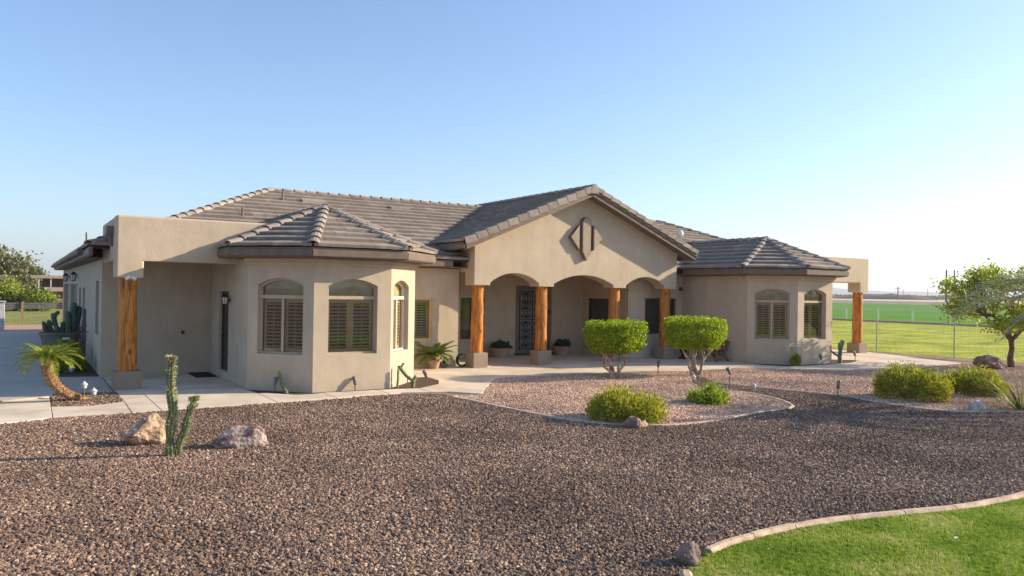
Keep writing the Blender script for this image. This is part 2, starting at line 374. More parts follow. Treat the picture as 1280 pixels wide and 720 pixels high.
def smooth_path(pts, per=6, closed=False):
    out = []; n = len(pts)
    rng_ = range(n if closed else n - 1)
    for i in rng_:
        if closed: p0, p1, p2, p3 = (Vector(pts[(i + k - 1) % n]) for k in range(4))
        else: p0, p1, p2, p3 = (Vector(pts[min(max(i + k - 1, 0), n - 1)]) for k in range(4))
        for j in range(per):
            t_ = j / per
            out.append(tuple(0.5 * ((2 * p1) + (p2 - p0) * t_ + (2 * p0 - 5 * p1 + 4 * p2 - p3) * t_ ** 2 + (3 * p1 - p0 - 3 * p2 + p3) * t_ ** 3)))
    if not closed: out.append(tuple(pts[-1]))
    return out
def inside(pts, X, Y):
    res = np.zeros(X.shape, bool); n = len(pts)
    for i in range(n):
        x0, y0 = pts[i]; x1, y1 = pts[(i + 1) % n]
        c = ((y0 > Y) != (y1 > Y)) & (X < (x1 - x0) * (Y - y0) / (y1 - y0 + 1e-12) + x0)
        res ^= c
    return res

# ================================================================== SETTING
GRAVEL_FRONT = [(-9, 13.2), (-4, 13.55), (-.25, 13.95), (.42, 14.2), (1.39, 14.2), (2.5, 14.28), (3.33, 14.3), (4.82, 14.36), (6.4, 14.5), (7.3, 14.1)]
PINK_A = smooth_path([(7.98, 13.66), (7.3, 13.6), (7.37, 12.98), (7.45, 11.9), (7.62, 10.6), (7.95, 9.82), (8.43, 9.40), (9.02, 9.12), (9.97, 9.12), (11.3, 9.40), (12.18, 9.47), (12.62, 9.70), (13.07, 10.43), (13.26, 11.42), (12.95, 12.2)], 5)
PINK_A_BACK = [(13.1, 12.7), (13.7, 13.4), (14.4, 14.0), (14.75, 14.6), (15.4, 15.3), (13.66, 15.85), (11.72, 16.09), (9.75, 16.01), (8.52, 14.43)]
PINK_B_EDGE = smooth_path([(14.15, 13.0), (14.28, 12.4), (14.36, 11.66), (14.70, 10.7), (14.81, 9.97), (14.62, 9.29), (14.56, 8.3), (14.84, 7.68), (15.88, 7.05), (17.5, 5.2), (18.5, 2.0), (22, -3)], 4)
PINK_B = PINK_B_EDGE + [(27.3, -3), (27.3, 10), (26.9, 12.6), (25.77, 13.3), (24.65, 13.2), (22.33, 13.1), (20.22, 13.6), (19.06, 14.3), (18.2, 14.9), (17.45, 15.3), (15.5, 15.3), (14.85, 14.55), (14.75, 14.1), (14.4, 13.5)]
LAWN_EDGE = smooth_path([(3.3, .6), (3.75, 2.6), (4.1, 3.9), (4.37, 4.28), (4.94, 4.52), (5.61, 4.57), (6.25, 4.55), (6.84, 4.45), (7.41, 4.30), (8.01, 4.15), (8.53, 4.09), (9.15, 4.07), (10.2, 4.1), (12.0, 4.3), (14.5, 4.0), (16.5, 1.5)], 4)
LAWN = LAWN_EDGE + [(16.5, -4), (3.3, -4)]

gr = sheet('ground', [(-4500, -4500), (4500, -4500), (4500, 4500), (-4500, 4500)], 0, 'dirt')
gravel_poly = GRAVEL_FRONT + [p for p in PINK_A[5:]] + [(13.1, 12.7), (13.7, 13.4), (14.4, 14.0), (14.8, 14.58), (14.75, 14.1), (14.4, 13.5)] + PINK_B_EDGE[:41] + [(16.5, 4.2)] + LAWN_EDGE[::-1][6:] + [(3.3, -4), (-9, -4)]
sheet('gravel_yard', gravel_poly, .006, 'gravel_base')
sheet('pink_gravel_bed', PINK_A + PINK_A_BACK, .012, 'pink_base')
sheet('pink_gravel_border', PINK_B, .010, 'pink_base')
sheet('lawn', LAWN, .014, 'lawn_base')
sheet('yard_dirt_strip', [(26.6, -3), (29.3, -3), (29.3, 60), (26.9, 60), (26.9, 12)], .014, 'dirt')
sheet('pasture', [(28.6, -60), (61.2, -60), (61.2, 160), (27.9, 160), (27.9, 17), (28.2, 10)], .022, 'pasture_grass')
sheet('crop_field', [(61.2, -160), (215, -160), (215, 300), (61.2, 300)], .018, 'crop_green')
# sandy berm at the far side of the field
mb = MB(); mb.hexa([(215, -250, 0), (420, -250, 0), (420, 420, 0), (215, 420, 0)], [(218, -250, .9), (420, -250, .9), (420, 420, .9), (218, 420, .9)])
tag(mb.build('sandy_berm', 'sand'), kind='structure')
# grassy yard behind the driveway
sheet('back_yard', [(-40, 47), (12, 47), (12, 78), (-40, 78)], .02, 'yard_grass')
sheet('rubble_strip', [(-12, 40.2), (6, 40.2), (6, 47), (-12, 47)], .016, 'brick_rubble')
# distant mountains: a ridge with real depth
def ridge_mesh(name, x0, y0, x1, y1, n, hfun, depth, mat, kind='structure'):
    vs = []; fs = []; 
    dx, dy = x1 - x0, y1 - y0; L = math.hypot(dx, dy); nx, ny = -dy / L, dx / L
    for i in range(n + 1):
        a = i / n; h = hfun(a)
        for k, (d, hh) in enumerate([(-1, 0), (-.45, .5), (0, 1), (.5, .45), (1, 0)]):
            j = 1 + .25 * noise.noise(Vector((a * 40, k * 3.1, 2)))
            vs.append((x0 + dx * a + nx * d * depth, y0 + dy * a + ny * d * depth, max(h * hh * j, 0) - (2 if hh == 0 else 0)))
    for i in range(n):
        for k in range(4): fs.append((i * 5 + k, (i + 1) * 5 + k, (i + 1) * 5 + k + 1, i * 5 + k + 1))
    m_ = MB(); m_.add(vs, fs); return tag(m_.build(name, mat, smooth=True), kind=kind)
ridge_mesh('mountains', 1700, 2600, 3700, 1000, 90, lambda a: 22 + 26 * max(0, noise.noise(Vector((a * 5 + 1.3, 0, 0)))) + 30 * math.exp(-((a - .27) / .08) ** 2) + 9 * noise.noise(Vector((a * 23, 4, 0))), 350, 'mountain_rock')
ridge_mesh('mound', 330, 236, 354, 190, 14, lambda a: 3.4 * math.sin(math.pi * a) ** .7 + .2, 12, 'mound_dark')

# ---- walkway of concrete slabs, driveway
walk = bpy.data.objects.new('walkway', None); C.objects.link(walk); tag(walk, kind='structure')
SL = .03
def clip(poly, a, b_, c):      # keep a*x+b*y>=c
    out = []
    for i in range(len(poly)):
        p, q = poly[i], poly[(i + 1) % len(poly)]
        dp, dq = a * p[0] + b_ * p[1] - c, a * q[0] + b_ * q[1] - c
        if dp >= 0: out.append(p)
        if dp * dq < 0:
            t_ = dp / (dp - dq); out.append((p[0] + (q[0] - p[0]) * t_, p[1] + (q[1] - p[1]) * t_))
    return out
def cut(poly, lines, gap=.014):
    polys = [poly]
    for (p, q) in lines:
        nx, ny = -(q[1] - p[1]), q[0] - p[0]; l = math.hypot(nx, ny); nx /= l; ny /= l; c = nx * p[0] + ny * p[1]
        new = []
        for P in polys:
            for s_ in (1, -1):
                Q = clip(P, nx * s_, ny * s_, c * s_ + gap / 2)
                if len(Q) > 2: new.append(Q)
        polys = new
    return polys
def slabs(poly, lines, zt=SL, mat='concrete', parent=walk):
    for P in cut(poly, lines):
        m_ = MB(); slab(m_, P, -.08, zt); m_.build('slab', mat, parent, bevel=.006, seg=1)
# left run beside the driveway and in front of the porch
slabs([(-9, 13.2), (-4, 13.55), (-.25, 13.95), (.43, 14.22), (.46, 16.70), (-.3, 16.45), (-9, 15.6)], [((-2.6, 10), (-2.6, 20)), ((-5.4, 10), (-5.4, 20))])
slabs([(.445, 14.22), (1.56, 14.2), (1.59, 15.6), (1.0, 15.28), (.455, 15.5)], [])
slabs([(1.575, 14.2), (2.5, 14.28), (3.33, 14.3), (4.0, 14.33), (4.0, 15.75), (3.93, 16.4), (3.93, 16.45), (1.6, 16.9), (1.6, 15.6)], [((2.03, 10), (2.03, 18))])
slabs([(4.014, 14.33), (4.82, 14.36), (6.6, 14.60), (7.55, 14.30), (8.0, 13.70), (8.5, 14.42), (9.72, 16.0), (9.72, 17.1), (8.35, 17.0), (8.28, 16.2), (7.95, 15.55), (7.25, 15.05), (6.7, 15.15), (5.2, 15.22), (4.95, 15.12), (4.6, 15.15), (4.14, 15.7), (4.014, 15.72)],
      [((5.17, 10), (5.17, 18)), ((6.3, 14), (6.34, 16)), ((7.2, 14), (7.2, 15.2)), ((7.0, 15.6), (10.5, 14.8))])
slabs([(1.6, 16.914), (3.93, 16.46), (3.95, 20.1), (1.6, 20.1)], [], SL + .002)                       # porch floor, left
slabs([(9.734, 16.02), (11.72, 16.1), (13.66, 15.87), (15.38, 15.32), (17.45, 15.32), (18.9, 14.45), (18.9, 19.0), (16.5, 19.0), (16.5, 21.4), (10.3, 21.4), (10.3, 19.0), (7.8, 19.0), (7.8, 17.0), (8.35, 17.014), (9.734, 17.114)],
      [((7, 18.3), (19, 18.3)), ((11.6, 14), (11.6, 22)), ((14.1, 14), (14.1, 22)), ((16.6, 14), (16.6, 22))], SL)
slabs([(18.914, 14.44), (19.06, 14.36), (20.22, 13.63), (22.33, 13.15), (24.65, 13.23), (25.8, 13.33), (27.3, 17.5), (27.3, 21), (22.7, 21), (22.7, 16.1), (23.4, 15.35), (22.2, 14.9), (20.0, 14.86), (19.2, 15.0), (18.914, 15.6)],
      [((20.9, 13), (20.9, 15)), ((22.5, 13), (23.2, 15.3)), ((22.7, 16.4), (28, 16.4)), ((25.0, 13), (25.0, 22))], SL + .001)
drive = bpy.data.objects.new('driveway', None); C.objects.link(drive); tag(drive, kind='structure')
for P in cut([(-9, 15.614), (-.3, 16.464), (.46, 16.72), (.55, 17.3), (1.55, 17.1), (1.57, 20.12), (.65, 20.4), (.7, 29), (1.5, 29), (1.5, 40.2), (-9, 40.2)],
             [((-9, 22.5), (3, 22.5)), ((-9, 28.6), (3, 28.6)), ((-9, 34.6), (3, 34.6)), ((-3.2, 10), (-3.2, 45))]):
    m_ = MB(); slab(m_, P, -.08, .026); m_.build('slab', 'drive_concrete', drive)
mb = MB(); slab(mb, [(-9, 15.60), (-.3, 16.45), (.45, 16.70), (.45, 16.82), (-.3, 16.57), (-9, 15.72)], .0, .055)
mb.build('apron_edge', 'concrete', drive, bevel=.01)
# planting beds
BEDS = {'palm_bed': [(.47, 15.5), (1.0, 15.29), (1.58, 15.62), (1.58, 17.08), (.55, 17.28), (.47, 16.7)],
        'side_bed': [(.66, 20.4), (1.55, 20.15), (1.55, 28.5), (.7, 28.9)],
        'bay_bed': [(3.93, 16.45), (4.014, 15.73), (4.14, 15.71), (4.6, 15.16), (4.95, 15.13), (5.2, 15.23), (6.7, 15.16), (7.25, 15.06), (7.95, 15.56), (8.28, 16.2), (8.35, 17.0), (7.7, 17.0), (7.7, 16.6), (6.6, 15.5), (5.0, 15.5), (4.0, 16.5)],
        'corner_bed': [(18.93, 16.2), (18.93, 15.62), (19.2, 15.02), (20.0, 14.87), (22.2, 14.91), (23.39, 15.36), (22.75, 16.08), (21.6, 15.3), (20.0, 15.3)]}
for nm, P in BEDS.items(): sheet(nm, P, .02, 'mulch')

# ================================================================== HOUSE
house = thing('house', 'long single storey tan stucco house with brown tile roof and log porch columns', 'house', (0, 0, 0))
Z = Vector((0, 0, 1))
class Wall:
    def __init__(s, o, u): s.o = Vector((*o, 0)); s.u = Vector((*u, 0)).normalized(); s.n = Vector((s.u.y, -s.u.x, 0))
    def P(s, u, v, d=0): return s.o + s.u * u + Z * v - s.n * d
def arch(u0, u1, zs, zc, n=12):
    """points from u1 to u0 along the top arc"""
    hw = (u1 - u0) / 2; hgt = zc - zs; rad = (hw * hw + hgt * hgt) / (2 * hgt); cz = zc - rad; a0 = math.asin(min(1, hw / rad))
    return [((u0 + u1) / 2 + rad * math.sin(a0 - 2 * a0 * i / n), cz + rad * math.cos(a0 - 2 * a0 * i / n)) for i in range(n + 1)]
def win_outline(u0, u1, z0, zs, zc):
    if zc is None: return [(u0, z0), (u1, z0), (u1, zs), (u0, zs)]
    return [(u0, z0), (u1, z0)] + arch(u0, u1, zs, zc)
def wall_panel(mb, W, outline, holes=(), th=.2):
    loops = [outline] + list(holes); pts = [p for l in loops for p in l]; n = len(pts)
    tri = tessellate_polygon([[Vector((a, b_, 0)) for a, b_ in l] for l in loops])
    vs = [W.P(a, b_) for a, b_ in pts] + [W.P(a, b_, th) for a, b_ in pts]; fs = []
    for a, b_, c in tri:
        A, B, D = (Vector((*pts[i], 0)) for i in (a, b_, c))
        if (B - A).cross(D - A).z < 0: b_, c = c, b_
        fs.append((a, b_, c)); fs.append((c + n, b_ + n, a + n))
    k = 0
    for li, l in enumerate(loops):
        m_ = len(l); ar = sum(l[i][0] * l[(i + 1) % m_][1] - l[(i + 1) % m_][0] * l[i][1] for i in range(m_))
        fl = (ar > 0) == (li == 0)
        for i in range(m_):
            a, b_ = k + i, k + (i + 1) % m_
            fs.append((a, a + n, b_ + n, b_) if fl else (a, b_, b_ + n, a + n))
        k += m_
    mb.add(vs, fs)
def bar(mb, W, u0, u1, v0, v1, d0, d1):
    mb.hexa([W.P(u0, v0, d0), W.P(u1, v0, d0), W.P(u1, v0, d1), W.P(u0, v0, d1)], [W.P(u0, v1, d0), W.P(u1, v1, d0), W.P(u1, v1, d1), W.P(u0, v1, d1)])
def ring(mb, W, out, inn, d0, d1):
    n = len(out)
    for i in range(n):
        j = (i + 1) % n
        mb.hexa([W.P(*out[i], d0), W.P(*out[j], d0), W.P(*out[j], d1), W.P(*out[i], d1)], [W.P(*inn[i], d0), W.P(*inn[j], d0), W.P(*inn[j], d1), W.P(*inn[i], d1)])
def face(mb, W, pts, d):
    mb.add([W.P(a, b_, d) for a, b_ in pts], [tuple(range(len(pts)))])
def inset(pts, t_):
    cx = (min(p[0] for p in pts) + max(p[0] for p in pts)) / 2; cz = (min(p[1] for p in pts) + max(p[1] for p in pts)) / 2
    hw = max(p[0] for p in pts) - cx; hz = max(p[1] for p in pts) - cz
    return [(cx + (a - cx) * (hw - t_) / hw, cz + (b_ - cz) * (hz - t_) / hz) for a, b_ in pts]
slat_cache = {}
def window(W, u0, u1, z0, zs, zc=None, zt=None, style='shutter', depth=.12, frame='frame_tan', label=None):
    out = win_outline(u0, u1, z0, zs, zc); 
    fr_ = MB(); ring(fr_, W, out, inset(out, .045), depth - .03, depth + .04)
    top = (zt if zt else zs) 
    if zt: bar(fr_, W, u0 + .02, u1 - .02, zt - .035, zt + .035, depth - .034, depth + .036)
    um = (u0 + u1) / 2
    if style in ('slider', 'twin'): bar(fr_, W, um - .025, um + .025, z0 + .04, top - .03, depth - .026, depth + .03)
    f = fr_.build('window', frame, house)
    if label: f['label'] = label
    if zt:
        p_ = MB(); face(p_, W, [(u0 + .03, zt)] + [(u1 - .03, zt)] + [q for q in inset(out, .03)[2:]], depth + .012); p_.build('pane', 'glass', f)
    if zt:
        p_ = MB(); face(p_, W, [(u0 + .01, zt - .02), (u1 - .01, zt - .02)] + inset(out, .01)[2:], depth + .075); p_.build('fan_shade', 'fan_shade', f)
    if style in ('slider', 'twin'):
        for a, b_ in ((u0 + .03, um - .01), (um + .01, u1 - .03)):
            p_ = MB(); face(p_, W, [(a, z0 + .03), (b_, z0 + .03), (b_, top - .02), (a, top - .02)], depth + .01); p_.build('pane', 'glass', f)
    else:
        p_ = MB(); face(p_, W, [(u0 + .03, z0 + .03), (u1 - .03, z0 + .03), (u1 - .03, top - .02), (u0 + .03, top - .02)], depth + .01); p_.build('pane', 'glass', f)
    if style in ('shutter', 'slider'):
        ds = depth + .055
        for a, b_ in ((u0 + .03, um), (um, u1 - .03)):
            s_ = MB(); lo, hi = z0 + .03, top - .03; q = .075
            bar(s_, W, a + .002, a + q, lo, hi, ds, ds + .03); bar(s_, W, b_ - q, b_ - .002, lo, hi, ds, ds + .03)
            bar(s_, W, a + q, b_ - q, lo, lo + q * 1.2, ds, ds + .03); bar(s_, W, a + q, b_ - q, hi - q * 1.2, hi, ds, ds + .03)
            bar(s_, W, (a + b_) / 2 - .006, (a + b_) / 2 + .006, lo + .1, hi - .1, ds - .012, ds - .004)
            s_.build('shutter_frame', 'shutter_wood', f)
            ns = 13; zz0, zz1 = lo + q * 1.2, hi - q * 1.2
            for i in range(ns):
                zc_ = zz0 + (i + .5) * (zz1 - zz0) / ns
                m_ = MB(); hh = .013; dd = .028
                m_.hexa([W.P(a + q, zc_ - hh - .006, ds), W.P(b_ - q, zc_ - hh - .006, ds), W.P(b_ - q, zc_ + hh - .006, ds + dd), W.P(a + q, zc_ + hh - .006, ds + dd)],
                        [W.P(a + q, zc_ - hh, ds), W.P(b_ - q, zc_ - hh, ds), W.P(b_ - q, zc_ + hh, ds + dd), W.P(a + q, zc_ + hh, ds + dd)])
                m_.build('slat', 'shutter_wood', f)
    bk = MB(); face(bk, W, inset(out, -.02), depth + .2); bk.build('backing_sheet', 'interior_dark', f)  # added dark sheet: its colour stands in for the unlit room behind
    return f

def walls(name, W, outline, holes=(), th=.2, mat='stucco', label=None):
    mb_ = MB(); wall_panel(mb_, W, outline, holes, th); o = mb_.build(name, mat, house)
    if label: o['label'] = label
    return o
WZ = 2.74
# ---- octagon bays
def bay(xb, yb, fancy):
    x0, x1, y1, k = xb, xb + 1.69, yb, 1.05
    A = Wall((x0 - k, y1 + k), (1, -1)); B = Wall((x0, y1), (1, 0)); Cw = Wall((x1, y1), (1, 1))
    LA = k * math.sqrt(2)
    wa = (.225, 1.25); wb = (.30, 1.38); wc = (.135, 1.08)
    hz = (.775, 2.20, 2.345)
    for W, L, (a, b_), st, fm in ((A, LA, wa, 'slider', 'frame_tan'), (B, 1.69, wb, 'shutter', 'frame_tan'), (Cw, LA, wc, 'slider', 'frame_white')):
        walls('bay_wall', W, [(0, 0), (L, 0), (L, WZ), (0, WZ)], [win_outline(a, b_, *hz)], .22)
        window(W, a, b_, hz[0], hz[1], hz[2], 1.955, st, .13, fm)
        # sloped sill
        s_ = MB(); bar(s_, W, a + .002, b_ - .002, hz[0] - .03, hz[0] + .004, .004, .2); s_.build('sill', 'stucco', house)
    # cornice mould below the eave
    for W, L in ((A, LA), (B, 1.69), (Cw, LA)):
        c_ = MB(); bar(c_, W, -.02, L + .02, WZ - .13, WZ - .07, -.05, .02); bar(c_, W, -.04, L + .04, WZ - .07, WZ + .01, -.10, .02)
        c_.build('cornice', 'stucco', house, bevel=.012)
    SL_ = Wall((x0 - k, 20.1), (0, -1)); walls('bay_wall', SL_, [(0, 0), (20.1 - y1 - k, 0), (20.1 - y1 - k, WZ), (0, WZ)], [[(.95, .2), (1.92, .2), (1.92, 2.04), (.95, 2.04)]] if fancy else [])
    SR = Wall((x1 + k, y1 + k), (0, 1)); walls('bay_wall', SR, [(0, 0), (20 - y1 - k, 0), (20 - y1 - k, WZ), (0, WZ)])
    return SL_
SLw = bay(5.0, 15.37, True)
bay(20.0, 15.20, False)
# porch door in the left bay's side wall
d_ = MB(); ring(d_, SLw, win_outline(.95, 1.92, .06, 2.04, None), win_outline(1.01, 1.86, .06, 1.98, None), .06, .16)
pd = d_.build('porch_door', 'dark_trim', house); d_ = MB(); bar(d_, SLw, 1.0, 1.87, .06, 1.99, .1, .14); d_.build('door_leaf', 'dark_trim', pd)
d_ = MB(); d_.tube([SLw.P(1.1, 1.0, .1), SLw.P(1.1, 1.0, .02), SLw.P(1.2, 1.0, .02)], .012, 6); d_.build('handle', 'black_iron', pd)

# ---- recessed front walls, niche, back wall
W1 = Wall((7.6, 19.0), (1, 0))
h1 = win_outline(.95, 1.9, .77, 1.91, None)
walls('front_wall', W1, [(0, 0), (2.7, 0), (2.7, WZ), (0, WZ)], [h1])
window(W1, .95, 1.9, .77, 1.91, None, None, 'shutter', .12, 'shutter_wood')
NL = Wall((10.3, 19.2), (0, 1)); walls('niche_wall', NL, [(0, 0), (2.2, 0), (2.2, WZ), (0, WZ)])
NB = Wall((10.3, 21.4), (1, 0))
hb = [win_outline(1.38, 2.25, .6, 1.91, None), [(3.44, .03), (4.9, .03), (4.9, 2.33), (3.44, 2.33)]]
walls('niche_wall', NB, [(0, 0), (6.22, 0), (6.22, WZ), (0, WZ)], hb)
window(NB, 1.38, 2.25, .6, 1.91, None, None, 'twin', .1, 'frame_bronze')
NR = Wall((16.52, 21.4), (0, -1)); hr = win_outline(.25, 1.4, .7, 1.94, None)
walls('niche_wall', NR, [(0, 0), (2.2, 0), (2.2, WZ), (0, WZ)], [hr])
window(NR, .25, 1.4, .7, 1.94, None, None, 'plain', .1, 'frame_bronze')
W2 = Wall((16.52, 19.0), (1, 0)); h2 = win_outline(.72, 2.12, .80, 1.98, None)
walls('front_wall', W2, [(0, 0), (2.42, 0), (2.42, WZ), (0, WZ)], [h2])
window(W2, .72, 2.12, .80, 1.98, None, None, 'twin', .1, 'frame_bronze')
# ---- front door with scrolled iron grille
dr = MB(); o_ = [(3.44, .03), (4.9, .03), (4.9, 2.33), (3.44, 2.33)]; i_ = [(3.62, .2), (4.72, .2), (4.72, 2.18), (3.62, 2.18)]
ring(dr, NB, o_, i_, .05, .17); fd = dr.build('front_door', 'trim_brown', house, bevel=.008); fd['label'] = 'brown framed front door with a scrolled black iron grille'
p_ = MB(); bar(p_, NB, 3.6, 4.74, .18, 2.2, .125, .135); p_.build('pane', 'door_glass_back', fd)
bk = MB(); face(bk, NB, [(3.5, .1), (4.8, .1), (4.8, 2.25), (3.5, 2.25)], .19); bk.build('backing_sheet', 'door_glass_back', fd)
tb = MB(); bar(tb, NB, 3.42, 4.92, .03, .09, -.10, .05); tb.build('threshold', 'dark_trim', fd)
for uu in (3.66, 4.17, 4.68):
    g_ = MB(); bar(g_, NB, uu - .012, uu + .012, .2, 2.18, .07, .094); g_.build('grille_bar', 'black_iron', fd)
for vv in (.24, .72, 1.2, 1.68, 2.14):
    g_ = MB(); bar(g_, NB, 3.66, 4.68, vv - .011, vv + .011, .072, .092); g_.build('grille_bar', 'black_iron', fd)
def scroll(u, v, r, sgn, vs):
    pts = []
    for i in range(22):
        a = i / 21 * 3.3 * math.pi; rr = r * (1 - .75 * i / 21)
        pts.append(NB.P(u + sgn * rr * math.cos(a), v + vs * rr * math.sin(a), .082))
    return pts
for uc, wd in ((3.915, .2), (4.425, .2)):
    for vc in (.48, .96, 1.44, 1.91):
        g_ = MB()
        for sg in (-1, 1):
            for vs_ in (-1, 1): g_.tube(scroll(uc + sg * .10, vc + vs_ * .10, .10, -sg, vs_), .011, 4)
        for e in range(2):
            g_.tube([NB.P(uc + (.05 if e else -.05) * math.sin(math.pi * q / 8) , vc - .2 + .4 * q / 8, .082) for q in range(9)], .010, 4)
        g_.build('iron_scroll', 'black_iron', fd)

# ---- left wing: porch back wall and long side wall with garage doors
PB = Wall((1.752, 20.14), (1, 0)); walls('porch_wall', PB, [(0, 0), (2.3, 0), (2.3, WZ), (0, WZ)])
SW = Wall((1.55, 40.0), (0, -1))
def sy(y): return 40.0 - y
hs = [win_outline(sy(21.78), sy(20.9), .93, 2.24, None), win_outline(sy(26.6), sy(25.7), 1.1, 2.05, None), [(sy(28.5), .03), (sy(27.5), .03), (sy(27.5), 2.04), (sy(28.5), 2.04)],
      [(sy(33.8), .03), (sy(29.5), .03), (sy(29.5), 2.15), (sy(33.8), 2.15)], [(sy(39.2), .03), (sy(34.9), .03), (sy(34.9), 2.15), (sy(39.2), 2.15)]]
walls('side_wall', SW, [(0, 0), (19.857, 0), (19.857, WZ), (0, WZ)], hs)
for h in hs[:2]:
    a, b_ = h[0][0], h[1][0]; window(SW, a, b_, h[0][1], h[2][1], None, None, 'twin', .1, 'frame_bronze')
for h in hs[2:]:
    a, b_ = h[0][0], h[1][0]
    if b_ - a > 2:
        g_ = MB(); bar(g_, SW, a, b_, .03, .04, .12, .16); gd = g_.build('garage_door', 'trim_brown', house)
        for i in range(4):
            q = MB(); bar(q, SW, a + .005, b_ - .005, .045 + i * .527, .045 + i * .527 + .52, .12, .16); q.build('panel', 'trim_brown', gd, bevel=.01, seg=1)
    else:
        g_ = MB(); bar(g_, SW, a, b_, .03, 2.04, .1, .15); sdr = g_.build('side_door', 'trim_brown', house)
RWl = Wall((26.85, 20.1), (0, 1)); walls('side_wall', RWl, [(0, 0), (19, 0), (19, WZ), (0, WZ)])
PR = Wall((22.74, 20.1), (1, 0)); walls('porch_wall', PR, [(0, 0), (4.1, 0), (4.1, WZ), (0, WZ)])
BW = Wall((26.85, 39.5), (-1, 0)); walls('back_wall', BW, [(0, 0), (25.3, 0), (25.3, WZ), (0, WZ)])

# ---- flat roofed corner porches: parapet beams over log columns
def beam_front(name, x0, x1, xa, xb, y=17.3):
    """x0..x1 beam, xa..xb drop over the column"""
    W = Wall((0, y), (1, 0))
    if xa <= x0: ol = [(x0, 2.29), (xb, 2.29), (xb, 2.64), (x1, 2.64), (x1, 3.56), (x0, 3.56)]
    else: ol = [(x0, 2.64), (xa, 2.64), (xa, 2.29), (x1, 2.29), (x1, 3.56), (x0, 3.56)]
    mb_ = MB(); wall_panel(mb_, W, ol, (), .52); return mb_.build(name, 'stucco', house, bevel=.045, seg=4)
beam_front('parapet', 1.57, 5.6, 1.57, 2.09)
beam_front('parapet', 21.2, 26.85, 26.33, 26.85)
for x0, x1 in ((1.572, 2.05), (26.37, 26.848)):
    m_ = MB(); m_.box(x0, x1, 17.78, 20.4, 2.645 if x0 < 9 else 2.8, 3.55); m_.build('parapet', 'stucco', house, bevel=.045, seg=4)
for x0, x1 in ((2.0, 4.1), (22.6, 26.5)):
    m_ = MB(); m_.box(x0, x1, 17.7, 20.3, 2.80, 3.3); m_.build('porch_ceiling', 'stucco', house)
# scupper on the parapet's side
m_ = MB(); m_.box(1.44, 1.60, 17.75, 18.15, 3.18, 3.36); m_.box(1.50, 1.575, 17.85, 18.05, 2.95, 3.2); m_.build('scupper', 'trim_brown', house, bevel=.01)

# ---- portico: gabled front wall with three arches
GW = Wall((10.36, 18.25), (1, 0)); GL = 7.55; gz = 2.29
ap = (GL / 2 - .06, 5.0); edge = 4.98 - .41 * GL / 2
def arch_bot(u0, u1, zs=2.37, zc=2.645):
    return [(u0, gz)] + arch(u0, u1, zs, zc)[::-1] + [(u1, gz)]
ol = [(0, gz)] + arch_bot(.52, 2.14) + arch_bot(2.67, 4.89) + arch_bot(5.41, 7.03) + [(GL, gz), (GL, edge), ap, (0, edge)]
gm = MB(); wall_panel(gm, GW, ol, (), .5); gm.build('portico_gable', 'stucco', house, bevel=.02, seg=3)
for x0, x1 in ((10.362, 10.86), (17.41, 17.908)):
    m_ = MB(); m_.box(x0, x1, 18.7, 19.02, 2.65, 3.45); m_.build('portico_beam', 'stucco', house)
m_ = MB(); m_.box(10.9, 17.4, 18.74, 21.5, 2.735, 2.8); m_.box(10.3, 10.9, 19.03, 21.5, 2.735, 2.8); m_.box(17.4, 18.2, 19.03, 19.3, 2.735, 2.8); m_.build('portico_ceiling', 'stucco', house)
# emblem: bullet between two half diamonds, raised slabs edged in brown
ec = 3.75; ez = 3.76
def emblem_piece(pts):
    b1 = MB(); wall_panel(b1, GW, pts, (), .5 * .26 ); o = b1.build('emblem_rim', 'trim_brown', emb)
    for v in o.data.vertices: v.co -= GW.n * -.115
    b2 = MB(); 
    wall_panel(b2, GW, inset(pts, .034), (), .03); o2 = b2.build('emblem_face', 'stucco_dull', emb)
    for v in o2.data.vertices: v.co -= GW.n * -.125
emb = bpy.data.objects.new('wall_emblem', None); C.objects.link(emb); emb.parent = house
bul = [(ec - .17, ez - .42), (ec, ez - .68), (ec + .17, ez - .42), (ec + .17, ez + .42)] + [(ec + .17 * math.cos(a), ez + .42 + .2 * math.sin(a)) for a in (.5, 1.1, 1.57, 2.04, 2.64)] + [(ec - .17, ez + .42)]
emblem_piece(bul)
emblem_piece([(ec - .60, ez), (ec - .25, ez - .38), (ec - .25, ez + .38)])
emblem_piece([(ec + .25, ez - .38), (ec + .62, ez), (ec + .25, ez + .38)])

# ---- log columns on stucco blocks
def column(cx, cy, zt, w_=.52, hb=.42, r=.178, lab=None):
    c = bpy.data.objects.new('column', None); C.objects.link(c); c.location = (cx, cy, 0); c.parent = house
    if lab: c['label'] = lab
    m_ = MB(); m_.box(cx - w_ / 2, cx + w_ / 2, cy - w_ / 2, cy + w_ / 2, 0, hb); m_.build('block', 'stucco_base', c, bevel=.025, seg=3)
    n = 22; rows = 26; vs = []; fs = []
    s = random.random() * 50
    for i in range(rows + 1):
        z = hb - .01 + (zt - hb + .02) * i / rows
        for k in range(n):
            a = 2 * math.pi * k / n
            rr = r * (1.03 - .06 * i / rows) + .016 * noise.noise(Vector((math.cos(a) * 1.3 + s, math.sin(a) * 1.3, z * 2.3))) + .008 * noise.noise(Vector((math.cos(a) * 4 + s, math.sin(a) * 4, z * 6)))
            vs.append((cx + rr * math.cos(a), cy + rr * math.sin(a), z))
    for i in range(rows):
        for k in range(n): fs.append((i * n + k, i * n + (k + 1) % n, (i + 1) * n + (k + 1) % n, (i + 1) * n + k))
    m_ = MB(); m_.add(vs, fs); m_.build('log', 'log_wood', c, smooth=True)
column(1.83, 17.56, 2.29, hb=.40); column(26.59, 17.56, 2.29, hb=.40)
for cx in (10.62, 12.77, 15.51, 17.64): column(cx, 18.50, 2.30, hb=.44, r=.17, w_=.46)

